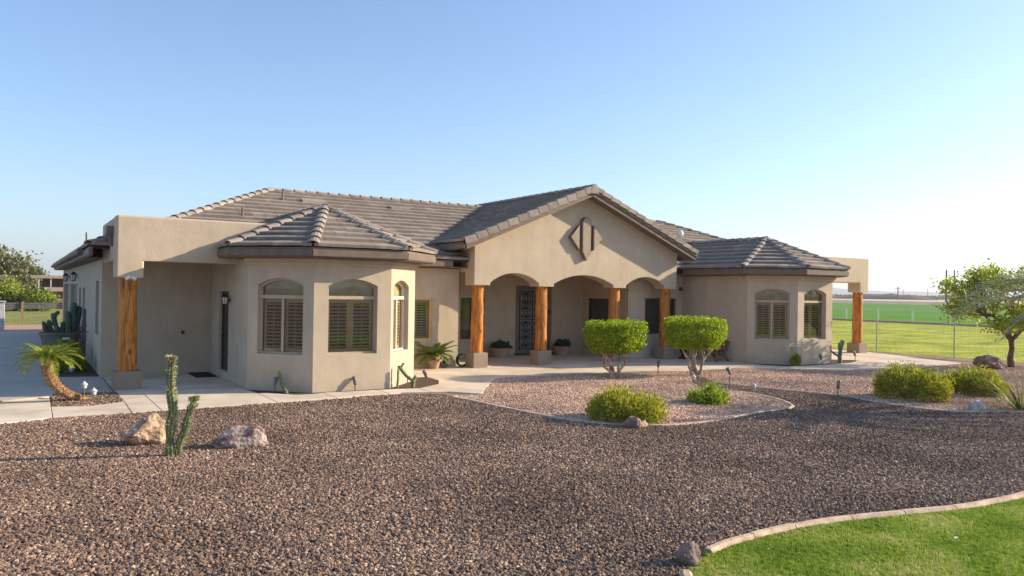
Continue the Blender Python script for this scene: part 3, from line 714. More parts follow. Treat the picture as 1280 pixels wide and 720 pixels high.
# ---- roofs
TILES = []          # (verts8, plane index, visible)
roof_parts = {}
def roof_part(nm):
    if nm not in roof_parts:
        o = bpy.data.objects.new(nm, None); C.objects.link(o); o.parent = house; roof_parts[nm] = o
    return roof_parts[nm]
def roof_plane(part, P0, P1, T1, T0, tiles=True, exposure=.34, wd=.33):
    """eave from P0 to P1 (left to right seen from outside), top edge T0..T1"""
    P0, P1, T0, T1 = map(Vector, (P0, P1, T0, T1))
    a = (P1 - P0); La = a.length; a.normalize(); nrm = a.cross(T0 - P0) if (T0 - P0).length > 1e-6 else a.cross(T1 - P0)
    if (T1 - T0).length < 1e-6: nrm = a.cross(T0 - P0)
    nrm.normalize(); s = nrm.cross(a).normalized()
    if s.z < 0: s = -s; nrm = -nrm
    H_ = (T0 - P0).dot(s); l1 = (T0 - P0).dot(a); r1 = (T1 - P0).dot(a)
    dk = MB(); pts = [P0, P1, T1] + ([T0] if (T1 - T0).length > 1e-4 else [])
    k = len(pts); lo_ = [p - nrm * .05 for p in pts]
    dk.add(pts + lo_, [tuple(range(k)), tuple(range(2 * k - 1, k - 1, -1))] + [(i, i + k, (i + 1) % k + k, (i + 1) % k) for i in range(k)])
    dk.build('deck', 'roof_deck', roof_part(part))
    if not tiles: return
    n = max(1, round(H_ / exposure)); ex = H_ / n
    def lo(q): return l1 * q / H_
    def hi(q): return La + (r1 - La) * q / H_
    for i in range(n):
        s0 = i * ex - (.04 if i == 0 else 0); s1 = min((i + 1) * ex + .05, H_); s0c = max(s0, 0)
        off = 0 
        j0 = int(math.floor(min(lo(s0c), lo(s1)) / wd)) - 1; j1 = int(math.ceil(max(hi(s0c), hi(s1)) / wd)) + 1
        for j in range(j0, j1):
            x0 = j * wd + off + .003; x1 = (j + 1) * wd + off - .003
            b0, b1 = max(x0, lo(s0c)), min(x1, hi(s0c)); t0, t1 = max(x0, lo(s1)), min(x1, hi(s1))
            if b1 - b0 < .01 and t1 - t0 < .01: continue
            if b1 < b0: b0 = b1 = min(max((b0 + b1) / 2, lo(s0c)), hi(s0c))
            if t1 < t0: t0 = t1 = min(max((t0 + t1) / 2, lo(s1)), hi(s1))
            up = .095 + random.uniform(-.005, .006); th = .062; h1_ = .022
            def q(x, y, h): return P0 + a * x + s * y + nrm * h
            bot = [q(b0, s0, up - th), q(b1, s0, up - th), q(t1, s1, h1_ - .016), q(t0, s1, h1_ - .016)]
            top = [q(b0, s0, up), q(b1, s0, up), q(t1, s1, h1_), q(t0, s1, h1_)]
            TILES.append((bot, top, part))
def hip_tiles(part, p0, p1, w_=.135, name='ridge_tile', lift=.03, step=.36):
    p0, p1 = Vector(p0), Vector(p1); d = p1 - p0; L = d.length; d.normalize()
    side = d.cross(Z).normalized(); up = side.cross(d).normalized()
    n = max(1, round(L / step)); st = L / n; par = roof_part(part)
    for i in range(n):
        m_ = MB(); vs = []
        for (t_, rr, hh) in ((i * st - .03, w_, lift + .034), ((i + 1) * st + .03, w_ * .84, lift + .010)):
            for k in range(7):
                an = math.pi * k / 6
                for r2 in (rr, rr - .022): vs.append(p0 + d * t_ + side * math.cos(an) * r2 + up * (math.sin(an) * r2 * .72 + hh - .02))
        fs = []
        for k in range(6):
            o0, o1, i0, i1 = 2 * k, 2 * k + 2, 2 * k + 1, 2 * k + 3
            fs += [(o0, o1, o1 + 14, o0 + 14), (i1, i0, i0 + 14, i1 + 14), (o0, i0, i1, o1), (o1 + 14, i1 + 14, i0 + 14, o0 + 14)]
        fs += [(0, 14, 15, 1), (12, 13, 27, 26)]
        m_.add(vs, fs); m_.build(name, 'ridge_tile', par)
def fascia(part, p0, p1, h=.20, drop=.01, th=.05):
    """board under the tile edge, outside face on the line p0-p1 (outward to the right of travel)"""
    p0, p1 = Vector(p0), Vector(p1); d = (p1 - p0); d.z = 0; d.normalize(); n_ = Vector((d.y, -d.x, 0))
    m_ = MB(); q = lambda p, dz, o: p + Z * dz + n_ * o
    # upper board and a lower set-back one
    m_.hexa([q(p0, -h, 0), q(p1, -h, 0), q(p1, -h, -th), q(p0, -h, -th)], [q(p0, -drop, 0), q(p1, -drop, 0), q(p1, -drop, -th), q(p0, -drop, -th)])
    m_.hexa([q(p0, -h + .02, .022), q(p1, -h + .02, .022), q(p1, -h + .02, .001), q(p0, -h + .02, .001)], [q(p0, -drop - .045, .03), q(p1, -drop - .045, .03), q(p1, -drop - .045, .001), q(p0, -drop - .045, .001)])
    m_.build('fascia', 'trim_brown', roof_part(part))
def soffit(part, pts, z):
    m_ = MB(); slab(m_, [(x, y) for x, y in pts], z, z + .03); m_.build('soffit', 'trim_brown', roof_part(part))
EZ = 2.965
def bay_roof(nm, xb, yb):
    o = .42; k = 1.05; c = o * math.tan(R(22.5))
    xl, xr = xb - k - o, xb + 1.69 + k + o; ye = yb - o; xa, xc = xb - c, xb + 1.69 + c; ym = yb + k - c
    cx = xb + .845; cy = yb + 1.93; za = EZ + 1.0; yr = 18.55 + (za - 2.95) / .41; yv = 18.6
    a1, a2, a3, a4 = (xl, ym, EZ), (xa, ye, EZ), (xc, ye, EZ), (xr, ym, EZ); top = (cx, cy, za)
    roof_plane(nm, a1, a2, top, top); roof_plane(nm, a2, a3, top, top); roof_plane(nm, a3, a4, top, top)
    roof_plane(nm, (xl, yv, EZ), a1, top, (cx, yr, za)); roof_plane(nm, a4, (xr, yv, EZ), (cx, yr, za), top)
    for q in (a1, a2, a3, a4): hip_tiles(nm, q, top)
    hip_tiles(nm, top, (cx, yr, za))
    fascia(nm, (xl, yv, EZ), a1); fascia(nm, a1, a2); fascia(nm, a2, a3); fascia(nm, a3, a4); fascia(nm, a4, (xr, yv, EZ))
    ins = .04
    soffit(nm, [(xl + ins, yv), (xl + ins, ym + .02), (xa + .02, ye + ins), (xc - .02, ye + ins), (xr - ins, ym + .02), (xr - ins, yv)], WZ + .012)
bay_roof('bay_roof', 5.0, 15.37); bay_roof('bay_roof', 20.0, 15.20)
# main hip roof
xl, xr, ye, yr = 1.2, 27.2, 18.55, 23.7; rz = EZ + .41 * (yr - ye); dx = yr - ye
RL, RR = (xl + dx, yr, rz), (xr - dx, yr, rz)
roof_plane('main_roof', (xl, ye, EZ), (xr, ye, EZ), RR, RL)
roof_plane('main_roof', (xr, ye, EZ), (xr, 34.7 + dx, EZ), (xr - dx, 34.7, rz), RR, tiles=False)
roof_plane('main_roof', (xl, 34.8 + dx, EZ), (xl, ye, EZ), RL, (xl + dx, 34.8, rz))
roof_plane('main_roof', (xr, 34.7 + dx, EZ), (xl, 34.7 + dx, EZ), (xl + dx, 34.7, rz), (xr - dx, 34.7, rz), tiles=False)
m_ = MB(); m_.add([RL, RR, (xr - dx, 34.7, rz - .02), (xl + dx, 34.7, rz - .02)], [(0, 1, 2, 3)]); m_.build('deck', 'roof_deck', roof_part('main_roof'))
hip_tiles('main_roof', (xl, ye, EZ), RL); hip_tiles('main_roof', (xr, ye, EZ), RR); hip_tiles('main_roof', RL, RR, .11, lift=.01)
fascia('main_roof', (xl, 34.8 + dx, EZ), (xl, ye, EZ)); fascia('main_roof', (8.2, ye, EZ), (9.86, ye, EZ)); fascia('main_roof', (18.5, ye, EZ), (xr, ye, EZ))
fascia('main_roof', (xr, ye, EZ), (xr, 34, EZ))
soffit('main_roof', [(7.7, ye + .05), (10.36, ye + .05), (10.36, 19.0), (7.7, 19.0)], WZ + .015)
soffit('main_roof', [(18.0, ye + .05), (19, ye + .05), (19, 19.0), (18.0, 19.0)], WZ + .015)
soffit('main_roof', [(xl + .05, 20.2), (1.6, 20.2), (1.6, 39.9), (xl + .05, 39.9)], WZ + .015)
# half round gutter along the long side
m_ = MB(); m_.tube([(xl - .075, 39.95, EZ - .045), (xl - .075, 20.4, EZ - .045)], .07, 8); m_.build('gutter', 'trim_brown', roof_part('main_roof'))
# portico gable roof
gx = 10.30 + GL / 2; gy = 17.80; gzr = 5.18; ov = 4.26; ez_ = gzr - .41 * ov; yb_ = 26.2
roof_plane('portico_roof', (gx - ov, yb_, ez_), (gx - ov, gy, ez_), (gx, gy, gzr), (gx, yb_, gzr))
roof_plane('portico_roof', (gx + ov, gy, ez_), (gx + ov, yb_, ez_), (gx, yb_, gzr), (gx, gy, gzr))
hip_tiles('portico_roof', (gx, gy - .02, gzr), (gx, yb_, gzr))
fascia('portico_roof', (gx - ov, 20.6, ez_), (gx - ov, gy, ez_)); fascia('portico_roof', (gx + ov, gy, ez_), (gx + ov, 20.6, ez_))
par = roof_part('portico_roof')
for sg in (-1, 1):
    # barge board and rake soffit
    b0 = Vector((gx + sg * ov, gy, ez_)); b1 = Vector((gx, gy, gzr)); m_ = MB()
    def rq(p, dz, y): return Vector((p.x, y, p.z + dz))
    m_.hexa([rq(b0, -.22, gy), rq(b1, -.22, gy), rq(b1, -.22, gy + .06), rq(b0, -.22, gy + .06)], [rq(b0, -.005, gy), rq(b1, -.005, gy), rq(b1, -.005, gy + .06), rq(b0, -.005, gy + .06)])
    m_.hexa([rq(b0, -.10, gy - .03), rq(b1, -.10, gy - .03), rq(b1, -.10, gy - .001), rq(b0, -.10, gy - .001)], [rq(b0, -.01, gy - .03), rq(b1, -.01, gy - .03), rq(b1, -.01, gy - .001), rq(b0, -.01, gy - .001)])
    m_.build('barge_board', 'trim_brown', par)
    m_ = MB(); m_.hexa([rq(b0, -.20, gy + .06), rq(b1, -.20, gy + .06), rq(b1, -.20, 18.252), rq(b0, -.20, 18.252)], [rq(b0, -.17, gy + .06), rq(b1, -.17, gy + .06), rq(b1, -.17, 18.252), rq(b0, -.17, 18.252)])
    m_.build('soffit', 'trim_brown', par)
    m_ = MB(); c0 = Vector((gx + sg * (GL / 2 + .03), 18.25, 0)); zz = lambda x: gzr - .41 * abs(x - gx) - .20
    xa_ = gx + sg * (GL / 2 + .02)
    m_.hexa([(xa_, 18.19, zz(xa_) - .09), (gx, 18.19, zz(gx) - .09), (gx, 18.252, zz(gx) - .09), (xa_, 18.252, zz(xa_) - .09)], [(xa_, 18.19, zz(xa_)), (gx, 18.19, zz(gx)), (gx, 18.252, zz(gx)), (xa_, 18.252, zz(xa_))])
    m_.build('rake_mould', 'stucco', par)
    # rake tiles: an L of tile folded over the edge, one above the other
    n = 13; d = (b1 - b0); L = d.length; d.normalize(); up = Vector((-d.z * sg, 0, d.x * sg)) * sg
    if up.z < 0: up = -up
    for i in range(n):
        s0 = L * i / n + .0; s1 = L * (i + 1) / n + .02; m_ = MB()
        for (y0, y1, h0, h1_) in ((gy - .062, gy - .034, -.10 if sg < 0 else -.035, .085), (gy - .06, gy + .17, .058, .088)):
            e0, e1 = b0 + d * s0, b0 + d * s1
            lift0, lift1 = .028, .0
            f_ = lambda e, h, y: Vector((e.x, y, e.z)) + up * h
            m_.hexa([f_(e0, h0 + lift0, y0), f_(e1, h0 + lift1, y0), f_(e1, h0 + lift1, y1), f_(e0, h0 + lift0, y1)], [f_(e0, h1_ + lift0, y0), f_(e1, h1_ + lift1, y0), f_(e1, h1_ + lift1, y1), f_(e0, h1_ + lift0, y1)])
        m_.build('rake_tile', 'ridge_tile', par)
m_ = MB(); q = Vector((gx, gy, gzr)); m_.hexa([(gx - .17, gy - .07, gzr - .16), (gx + .17, gy - .07, gzr - .16), (gx + .17, gy + .2, gzr - .16), (gx - .17, gy + .2, gzr - .16)], [(gx - .1, gy - .07, gzr + .12), (gx + .1, gy - .07, gzr + .12), (gx + .1, gy + .2, gzr + .12), (gx - .1, gy + .2, gzr + .12)]); m_.build('ridge_cap', 'ridge_tile', par, bevel=.03)
# tiles: the 300 nearest the camera one by one, the rest joined per roof
CP = Vector((0, 0, 2.15))
def tcen(t_): return sum((v for v in t_[1]), Vector()) / 4
def drawn(t_):
    c = tcen(t_); v0 = t_[1]; nn = (v0[1] - v0[0]).cross(v0[3] - v0[0])
    if nn.length < 1e-9: nn = (v0[2] - v0[1]).cross(v0[3] - v0[1])
    return nn.dot(CP - c) > 0 and not (c.y > 18.3 and c.z < 3.45 and c.x < 7.6)
order = sorted(range(len(TILES)), key=lambda i: (not drawn(TILES[i]), (tcen(TILES[i]) - CP).length))
single = set(order[:300]); rest = {}
for i, (bot, top, part) in enumerate(TILES):
    if i in single:
        m_ = MB(); m_.hexa(bot, top); m_.build('roof_tile', 'roof_tile', roof_part(part))
    else: rest.setdefault(part, MB()).hexa(bot, top)
for part, m_ in rest.items(): tag(m_.build('roof_tile', 'roof_tile', roof_part(part)), kind='stuff')
# pipe vent and roof vents
m_ = MB(); m_.lathe([(.05, 0), (.05, .32), (.11, .33), (.13, .42), (.09, .52), (.02, .55)], 21.0, 21.25, 12, 4.0); m_.build('roof_vent', 'white_paint', roof_part('main_roof'), smooth=True)
for x, y in ((6.4, 22.7), (4.85, 20.9)):
    z_ = EZ + .41 * (y - ye); m_ = MB(); m_.tube([(x, y, z_ - .1), (x, y, z_ + .30)], .028, 8); m_.build('vent_pipe', 'trim_brown', roof_part('main_roof'))
for x, y in ((7.3, 22.74), (10.1, 22.67)):
    z_ = EZ + .41 * (y - ye); m_ = MB(); q = lambda dx_, dy_, h: (x + dx_, y + dy_, z_ + .41 * dy_ + h)
    m_.hexa([q(-.33, -.12, .03), q(.33, -.12, .03), q(.33, .2, .03), q(-.33, .2, .03)], [q(-.33, -.12, .12), q(.33, -.12, .12), q(.33, .2, .08), q(-.33, .2, .08)])
    m_.build('roof_vent', 'ridge_tile', roof_part('main_roof'))
# antenna bracket at the far left of the roof
m_ = MB(); m_.tube([(2.0, 33.0, 3.2), (2.0, 33.0, 4.1)], .03, 6); m_.box(1.95, 2.35, 32.95, 33.05, 3.45, 3.75); m_.build('antenna', 'dark_trim', roof_part('main_roof'))
# wall lanterns, security light and door bell
def lantern(p, n_, k_=1.0):
    p, n_ = Vector(p), Vector(n_); c = p + n_ * .16; m_ = MB()
    m_.tube([p, p + n_ * .02], .06, 8); m_.tube([p + n_ * .02 + Z * .05, p + n_ * .1 + Z * .16, c + Z * .2], .014, 6)
    m_.lathe([(.02, .21), (.05, .19), (.11, .12), (.115, .10)], c.x, c.y, 6, c.z)
    m_.lathe([(.075, -.14), (.075, -.12), (.02, -.16)][::-1], c.x, c.y, 6, c.z)
    for k in range(6):
        a = math.pi / 3 * k; m_.tube([(c.x + .105 * math.cos(a), c.y + .105 * math.sin(a), c.z + .1), (c.x + .072 * math.cos(a), c.y + .072 * math.sin(a), c.z - .13)], .008, 4)
    o = m_.build('wall_lantern', 'black_iron', house)
    g_ = MB(); g_.lathe([(.066, -.125), (.098, .1)], c.x, c.y, 6, c.z); g = g_.build('lantern_glass', 'reflective_glass', o)
    for q in (o, g):
        for v in q.data.vertices: v.co = p + (v.co - p) * k_
lantern((3.945, 18.02, 1.84), (-1, 0, 0), .66); lantern((1.55, 29.1, 2.38), (-1, 0, 0), .85); lantern((1.55, 34.35, 2.38), (-1, 0, 0), .9)
m_ = MB(); m_.box(18.75, 18.85, 18.95, 19.004, 2.26, 2.36); m_.tube([(18.8, 18.95, 2.31), (18.76, 18.86, 2.27)], .035, 8); m_.build('security_light', 'black_iron', house)
m_ = MB(); m_.tube([(1.83, 17.29, 2.31), (1.83, 17.2, 2.29)], .03, 8); m_.tube([(1.81, 17.22, 2.31), (1.75, 17.12, 2.28)], [.03, .036], 8); m_.tube([(1.86, 17.22, 2.31), (1.91, 17.12, 2.27)], [.03, .036], 8); m_.build('security_light', 'white_paint', house, smooth=True)
m_ = MB(); m_.box(15.03, 15.13, 21.36, 21.405, 1.38, 1.54); m_.build('door_bell', 'dark_trim', house, bevel=.005)
m_ = MB(); m_.box(3.28, 3.34, 20.10, 20.145, .98, 1.06); m_.build('socket', 'dark_trim', house)
m_ = MB(); m_.box(18.90, 18.945, 17.0, 17.09, 1.78, 1.84); m_.build('vent_cap', 'stucco', house)

# ================================================================== GROUND DETAIL
# edging kerbs built of blocks end to end
def edging(name, label, path, w_, h, mat, step, z=0., group=None):
    e = thing(name, label, 'edging', (*path[0][:2], 0), group)
    pts = [Vector((*p[:2], 0)) for p in path]; L = [0]
    for a, b_ in zip(pts, pts[1:]): L.append(L[-1] + (b_ - a).length)
    def at(s_):
        s_ = min(max(s_, 0), L[-1])
        for i in range(len(pts) - 1):
            if s_ <= L[i + 1] + 1e-9:
                t_ = (s_ - L[i]) / max(L[i + 1] - L[i], 1e-9); return pts[i].lerp(pts[i + 1], t_), (pts[i + 1] - pts[i]).normalized()
    s0 = 0
    while s0 < L[-1] - .05:
        st = step * random.uniform(.85, 1.2); s1 = min(s0 + st, L[-1]); k = max(2, int((s1 - s0) / .1) + 1); m_ = MB(); vs = []; fs = []
        ja = random.uniform(-.004, .004)
        for i in range(k + 1):
            p, d = at(s0 + .006 + (s1 - s0 - .012) * i / k); n_ = Vector((-d.y, d.x, 0))
            for o, hh in ((-w_ / 2, -.06), (-w_ / 2, h - .03), (-w_ / 2 + .025, h), (w_ / 2 - .025, h), (w_ / 2, h - .03), (w_ / 2, -.06)):
                vs.append(p + n_ * (o + ja) + Z * (hh + z + ja))
        for i in range(k):
            for q in range(5): fs.append((i * 6 + q, (i + 1) * 6 + q, (i + 1) * 6 + q + 1, i * 6 + q + 1))
        fs += [(0, 1, 2, 3, 4, 5), tuple(k * 6 + q for q in (5, 4, 3, 2, 1, 0))]
        m_.add(vs, fs); m_.build('edging_block', mat, e, smooth=False); s0 = s1
    return e
lawn_i = 13
edging('lawn_edging', 'pale concrete kerb of cast blocks curving round the green lawn', LAWN_EDGE[lawn_i + 2:], .095, .06, 'kerb_concrete', .62)
edging('lawn_edging', 'short end of pale kerb below the dark stone at the bottom edge', LAWN_EDGE[:lawn_i - 1], .095, .06, 'kerb_concrete', .62)
edging('bed_edging', 'low pinkish kerb round the island bed of pink gravel below the clipped trees', PINK_A[4:], .10, .04, 'kerb_concrete', .9)
edging('bed_edging', 'low kerb along the right hand pink gravel border with the yellow green shrubs', PINK_B_EDGE[6:], .10, .04, 'kerb_concrete', .9)

# scattered stones and turf: geometry node instancing on a cell grid
def cells(poly, cell, dens, name):
    xs = [p[0] for p in poly]; ys = [p[1] for p in poly]
    gx_, gy_ = np.meshgrid(np.arange(min(xs), max(xs), cell), np.arange(min(ys), max(ys), cell))
    cx_, cy_ = gx_ + cell / 2, gy_ + cell / 2; ok = inside(poly, cx_, cy_)
    fx = cx_ * .8441 - cy_ * .536; fd = cx_ * .536 + cy_ * .844
    ok &= (fd > 2.2) & (np.abs(fx) < fd * .72 + 1.6)
    d = dens(fd); ok &= d > 0
    x, y, d = gx_[ok], gy_[ok], d[ok]; n = len(x)
    v = np.stack([np.stack([x, y], 1), np.stack([x + cell, y], 1), np.stack([x + cell, y + cell], 1), np.stack([x, y + cell], 1)], 1).reshape(-1, 2)
    v = np.concatenate([v, np.zeros((len(v), 1))], 1)
    return v, np.arange(4 * n).reshape(n, 4), d
def scatter(name, poly, cell, dens, z, protos, matname, smin, smax, tilt, seed, jitter=0):
    v, f, d = cells(poly, cell, dens, name); v[:, 2] = z
    o = npmesh(name, v, f, matname); tag(o, kind='stuff')
    a = o.data.attributes.new('dens', 'FLOAT', 'FACE'); a.data.foreach_set('value', d.astype(np.float32))
    g_ = bpy.data.node_groups.new(name + '_nodes', 'GeometryNodeTree')
    g_.interface.new_socket('Geometry', in_out='INPUT', socket_type='NodeSocketGeometry'); g_.interface.new_socket('Geometry', in_out='OUTPUT', socket_type='NodeSocketGeometry')
    nd = g_.nodes; lk = g_.links
    gi, go = nd.new('NodeGroupInput'), nd.new('NodeGroupOutput')
    dp = nd.new('GeometryNodeDistributePointsOnFaces'); dp.inputs['Seed'].default_value = seed
    na = nd.new('GeometryNodeInputNamedAttribute'); na.data_type = 'FLOAT'; na.inputs['Name'].default_value = 'dens'
    lk.new(gi.outputs[0], dp.inputs['Mesh']); lk.new(na.outputs['Attribute'], dp.inputs['Density'])
    ip = nd.new('GeometryNodeInstanceOnPoints'); lk.new(dp.outputs['Points'], ip.inputs['Points'])
    jn = nd.new('GeometryNodeGeometryToInstance')
    for socket in protos(nd, lk): lk.new(socket, jn.inputs[0])
    lk.new(jn.outputs[0], ip.inputs['Instance']); ip.inputs['Pick Instance'].default_value = True
    rr = nd.new('FunctionNodeRandomValue'); rr.data_type = 'FLOAT_VECTOR'; rr.inputs[0].default_value = (-tilt, -tilt, 0); rr.inputs[1].default_value = (tilt, tilt, 6.283); rr.inputs['Seed'].default_value = seed + 1
    lk.new(rr.outputs[0], ip.inputs['Rotation'])
    rs = nd.new('FunctionNodeRandomValue'); rs.data_type = 'FLOAT'; rs.inputs[2].default_value = smin; rs.inputs[3].default_value = smax; rs.inputs['Seed'].default_value = seed + 2
    lk.new(rs.outputs[1], ip.inputs['Scale'])
    if jitter:
        tr = nd.new('GeometryNodeTranslateInstances'); rj = nd.new('FunctionNodeRandomValue'); rj.data_type = 'FLOAT_VECTOR'; rj.inputs[0].default_value = (0, 0, 0); rj.inputs[1].default_value = (0, 0, jitter); rj.inputs['Seed'].default_value = seed + 3
        lk.new(ip.outputs[0], tr.inputs[0]); lk.new(rj.outputs[0], tr.inputs['Translation']); out = tr.outputs[0]
    else: out = ip.outputs[0]
    sm = nd.new('GeometryNodeSetMaterial'); sm.inputs['Material'].default_value = M[matname]
    lk.new(out, sm.inputs[0]); lk.new(sm.outputs[0], go.inputs[0])
    md = o.modifiers.new('scatter', 'NODES'); md.node_group = g_
    return o
def stone_protos(rad):
    def f(nd, lk):
        outs = []
        for i in range(5):
            ic = nd.new('GeometryNodeMeshIcoSphere'); ic.inputs['Radius'].default_value = rad; ic.inputs['Subdivisions'].default_value = 2
            sp = nd.new('GeometryNodeSetPosition'); no = nd.new('ShaderNodeTexNoise'); no.inputs['Scale'].default_value = .8 / rad; no.inputs['Detail'].default_value = 1.0
            ps = nd.new('GeometryNodeInputPosition'); va = nd.new('ShaderNodeVectorMath'); va.operation = 'ADD'; va.inputs[1].default_value = (i * 1.7, i * 3.1, i)
            lk.new(ps.outputs[0], va.inputs[0]); lk.new(va.outputs[0], no.inputs['Vector'])
            s1 = nd.new('ShaderNodeVectorMath'); s1.operation = 'SUBTRACT'; s1.inputs[1].default_value = (.5, .5, .5)
            lk.new(no.outputs['Color'], s1.inputs[0])
            s2 = nd.new('ShaderNodeVectorMath'); s2.operation = 'SCALE'; s2.inputs['Scale'].default_value = rad * 2.0; lk.new(s1.outputs[0], s2.inputs[0])
            lk.new(ic.outputs[0], sp.inputs[0]); lk.new(s2.outputs[0], sp.inputs['Offset'])
            tf = nd.new('GeometryNodeTransform'); tf.inputs['Scale'].default_value = ((1, .8, .62), (1.25, .85, .7), (.9, 1, .8), (1.1, .7, .6), (1, 1, .66))[i]
            lk.new(sp.outputs[0], tf.inputs[0])
            ss = nd.new('GeometryNodeSetShadeSmooth'); ss.inputs['Shade Smooth'].default_value = False; lk.new(tf.outputs[0], ss.inputs[0]); outs.append(ss.outputs[0])
        return outs
    return f
scatter('loose_gravel', gravel_poly, .12, lambda d: np.where(d < 9.5, 3000., np.where(d < 14, 2100., 1100.)), .010, stone_protos(.0124), 'gravel_stone', .5, 1.55, .6, 5, .008)
scatter('pink_gravel', PINK_A + PINK_A_BACK, .12, lambda d: np.where(d < 40, 1100., 0), .016, stone_protos(.014), 'pink_stone', .5, 1.4, .6, 15, .006)
scatter('border_gravel', PINK_B, .14, lambda d: np.where(d < 40, 800., 0), .014, stone_protos(.015), 'pink_stone', .5, 1.4, .6, 25, .006)
scatter('bed_gravel', BEDS['palm_bed'], .08, lambda d: np.where(d < 40, 900., 0), .022, stone_protos(.017), 'gravel_stone', .6, 1.5, .6, 35, .008)
# turf tufts
def tuft_mesh(nb, h, spread, wd, name):
    v = []; f = []; 
    for i in range(nb):
        a = random.uniform(0, 6.283); r_0 = random.uniform(0, spread); x, y = r_0 * math.cos(a), r_0 * math.sin(a)
        b_ = random.uniform(0, 6.283); ln = random.uniform(.2, .7) * h; hh = h * random.uniform(.6, 1.15); c_, s_ = math.cos(b_), math.sin(b_)
        k = len(v); v += [(x - s_ * wd, y + c_ * wd, 0), (x + s_ * wd, y - c_ * wd, 0), (x + c_ * ln * .4 + s_ * wd * .7, y + s_ * ln * .4 - c_ * wd * .7, hh * .6), (x + c_ * ln * .4 - s_ * wd * .7, y + s_ * ln * .4 + c_ * wd * .7, hh * .6), (x + c_ * ln, y + s_ * ln, hh)]
        f += [(k, k + 1, k + 2, k + 3), (k + 3, k + 2, k + 4)]
    return v, f
def turf_scatter(name, poly, cell, dens, z, mat, h, nb, seed, spread=.02, wd=.0016):
    protos = []
    for i in range(3):
        v, f = tuft_mesh(nb, h, spread, wd, name); me = bpy.data.meshes.new(name + '_tuft'); me.from_pydata(v, [], f); me.materials.append(M[mat]); 
        protos.append(bpy.data.objects.new('grass_tuft', me))
    def pf(nd, lk):
        outs = []
        for p in protos:
            oi = nd.new('GeometryNodeObjectInfo'); oi.inputs[0].default_value = p; outs.append(oi.outputs['Geometry'])
        return outs
    return scatter(name, poly, cell, dens, z, pf, mat, .7, 1.3, .25, seed)
turf_scatter('turf_grass', LAWN, .12, lambda d: np.where(d < 8, 3800., np.where(d < 14, 1800., 0)), .014, 'turf_blade', .024, 10, 45)

# ================================================================== PLANTS
def leaf_cloud(name, P, Nn, size, mat, parent=None, spread=1.0, aspect=.55, tint=None, vary=.4, face=0.0):
    """P points, Nn outward directions: one small pointed leaf (a quad) at each point; face: how far leaves lie flat to the outside"""
    n = len(P); r = rng.normal(size=(n, 3)); nrm_ = lambda q: q / (np.linalg.norm(q, axis=1)[:, None] + 1e-9)
    d = nrm_(Nn + r * spread); q = rng.normal(size=(n, 3)); b = nrm_(np.cross(d, q))
    if face:
        f_ = nrm_(nrm_(Nn) * face + rng.normal(size=(n, 3)) * .55); d = nrm_(np.cross(f_, q) + nrm_(Nn) * .15); b = nrm_(np.cross(f_, d))
    L = size * (1 - vary / 2 + vary * rng.random(n))[:, None]
    v = np.stack([P - d * L * .5, P + b * L * aspect * .5 - d * L * .05, P + d * L * .5, P - b * L * aspect * .5 - d * L * .05], 1).reshape(-1, 3)
    return npmesh(name, v, np.arange(4 * n).reshape(n, 4), mat, parent, tint)
def vnoise(P, s, off=0):
    return np.array([noise.noise(Vector((p[0] * s + off, p[1] * s, p[2] * s))) for p in P])
def revolve_points(prof, n, cx, cy, depth, bump, bs):
    prof = np.array(prof, float); seg = np.diff(prof, axis=0); ln = np.linalg.norm(seg, axis=1)
    area = ln * (prof[:-1, 0] + prof[1:, 0]) / 2; i = rng.choice(len(seg), n, p=area / area.sum()); t_ = rng.random(n)
    r = prof[i, 0] + seg[i, 0] * t_; z = prof[i, 1] + seg[i, 1] * t_; a = rng.random(n) * 2 * math.pi
    nr, nz = seg[i, 1] / ln[i], -seg[i, 0] / ln[i]
    Nn = np.stack([np.cos(a) * nr, np.sin(a) * nr, nz], 1)
    P = np.stack([r * np.cos(a), r * np.sin(a), z], 1)
    b_ = vnoise(P, bs, cx) * bump
    P += Nn * (b_ - rng.random(n) ** 1.5 * depth)[:, None]
    return P + np.array([cx, cy, 0]), Nn
def twisty(p0, p1, k, amp, seed):
    p0, p1 = Vector(p0), Vector(p1); out = []
    for i in range(k + 1):
        t_ = i / k; o = Vector((noise.noise(Vector((t_ * 3, seed, 0))), noise.noise(Vector((t_ * 3, seed, 9))), 0)) * amp * math.sin(math.pi * min(1, t_ * 1.1))
        out.append(p0.lerp(p1, t_) + o)
    return out
# ---- the two clipped trees
def topiary(x, y, prof, label, seed, stems):
    random.seed(seed)
    t_ = thing('topiary_tree', label, 'clipped tree', (x, y, 0), 'clipped trees in the pink gravel bed')
    P, Nn = revolve_points(prof, 13500, x, y, .24, .11, 8.0)
    ti = np.clip(rng.random(len(P)) * .75 + .25 * (vnoise(P, 9, seed) + .5), 0, .999)
    leaf_cloud('crown', P, Nn + np.array([0, 0, .35]), .056, 'leaf_bright', t_, .8, .62, ti, face=.35)
    mb_ = MB()
    for (bx, by, tx, ty, tz, r0) in stems:
        pts = twisty((x + bx, y + by, -.03), (x + tx, y + ty, tz), 9, .17, seed + tx * 7 + r0 * 31)
        mb_.tube(pts, [r0 * (1.25 if i == 0 else 1 - .5 * i / 9) * random.uniform(.88, 1.12) for i in range(10)], 8)
        for q in range(3):
            e = pts[5 + q * 2]; mb_.tube(twisty(e, (e.x + random.uniform(-.25, .25), e.y + random.uniform(-.2, .2), tz + .1), 4, .05, seed + q), [r0 * .5, r0 * .45, r0 * .4, r0 * .35, r0 * .3], 6)
    mb_.build('trunk', 'bark_pale', t_, smooth=True)
    return t_
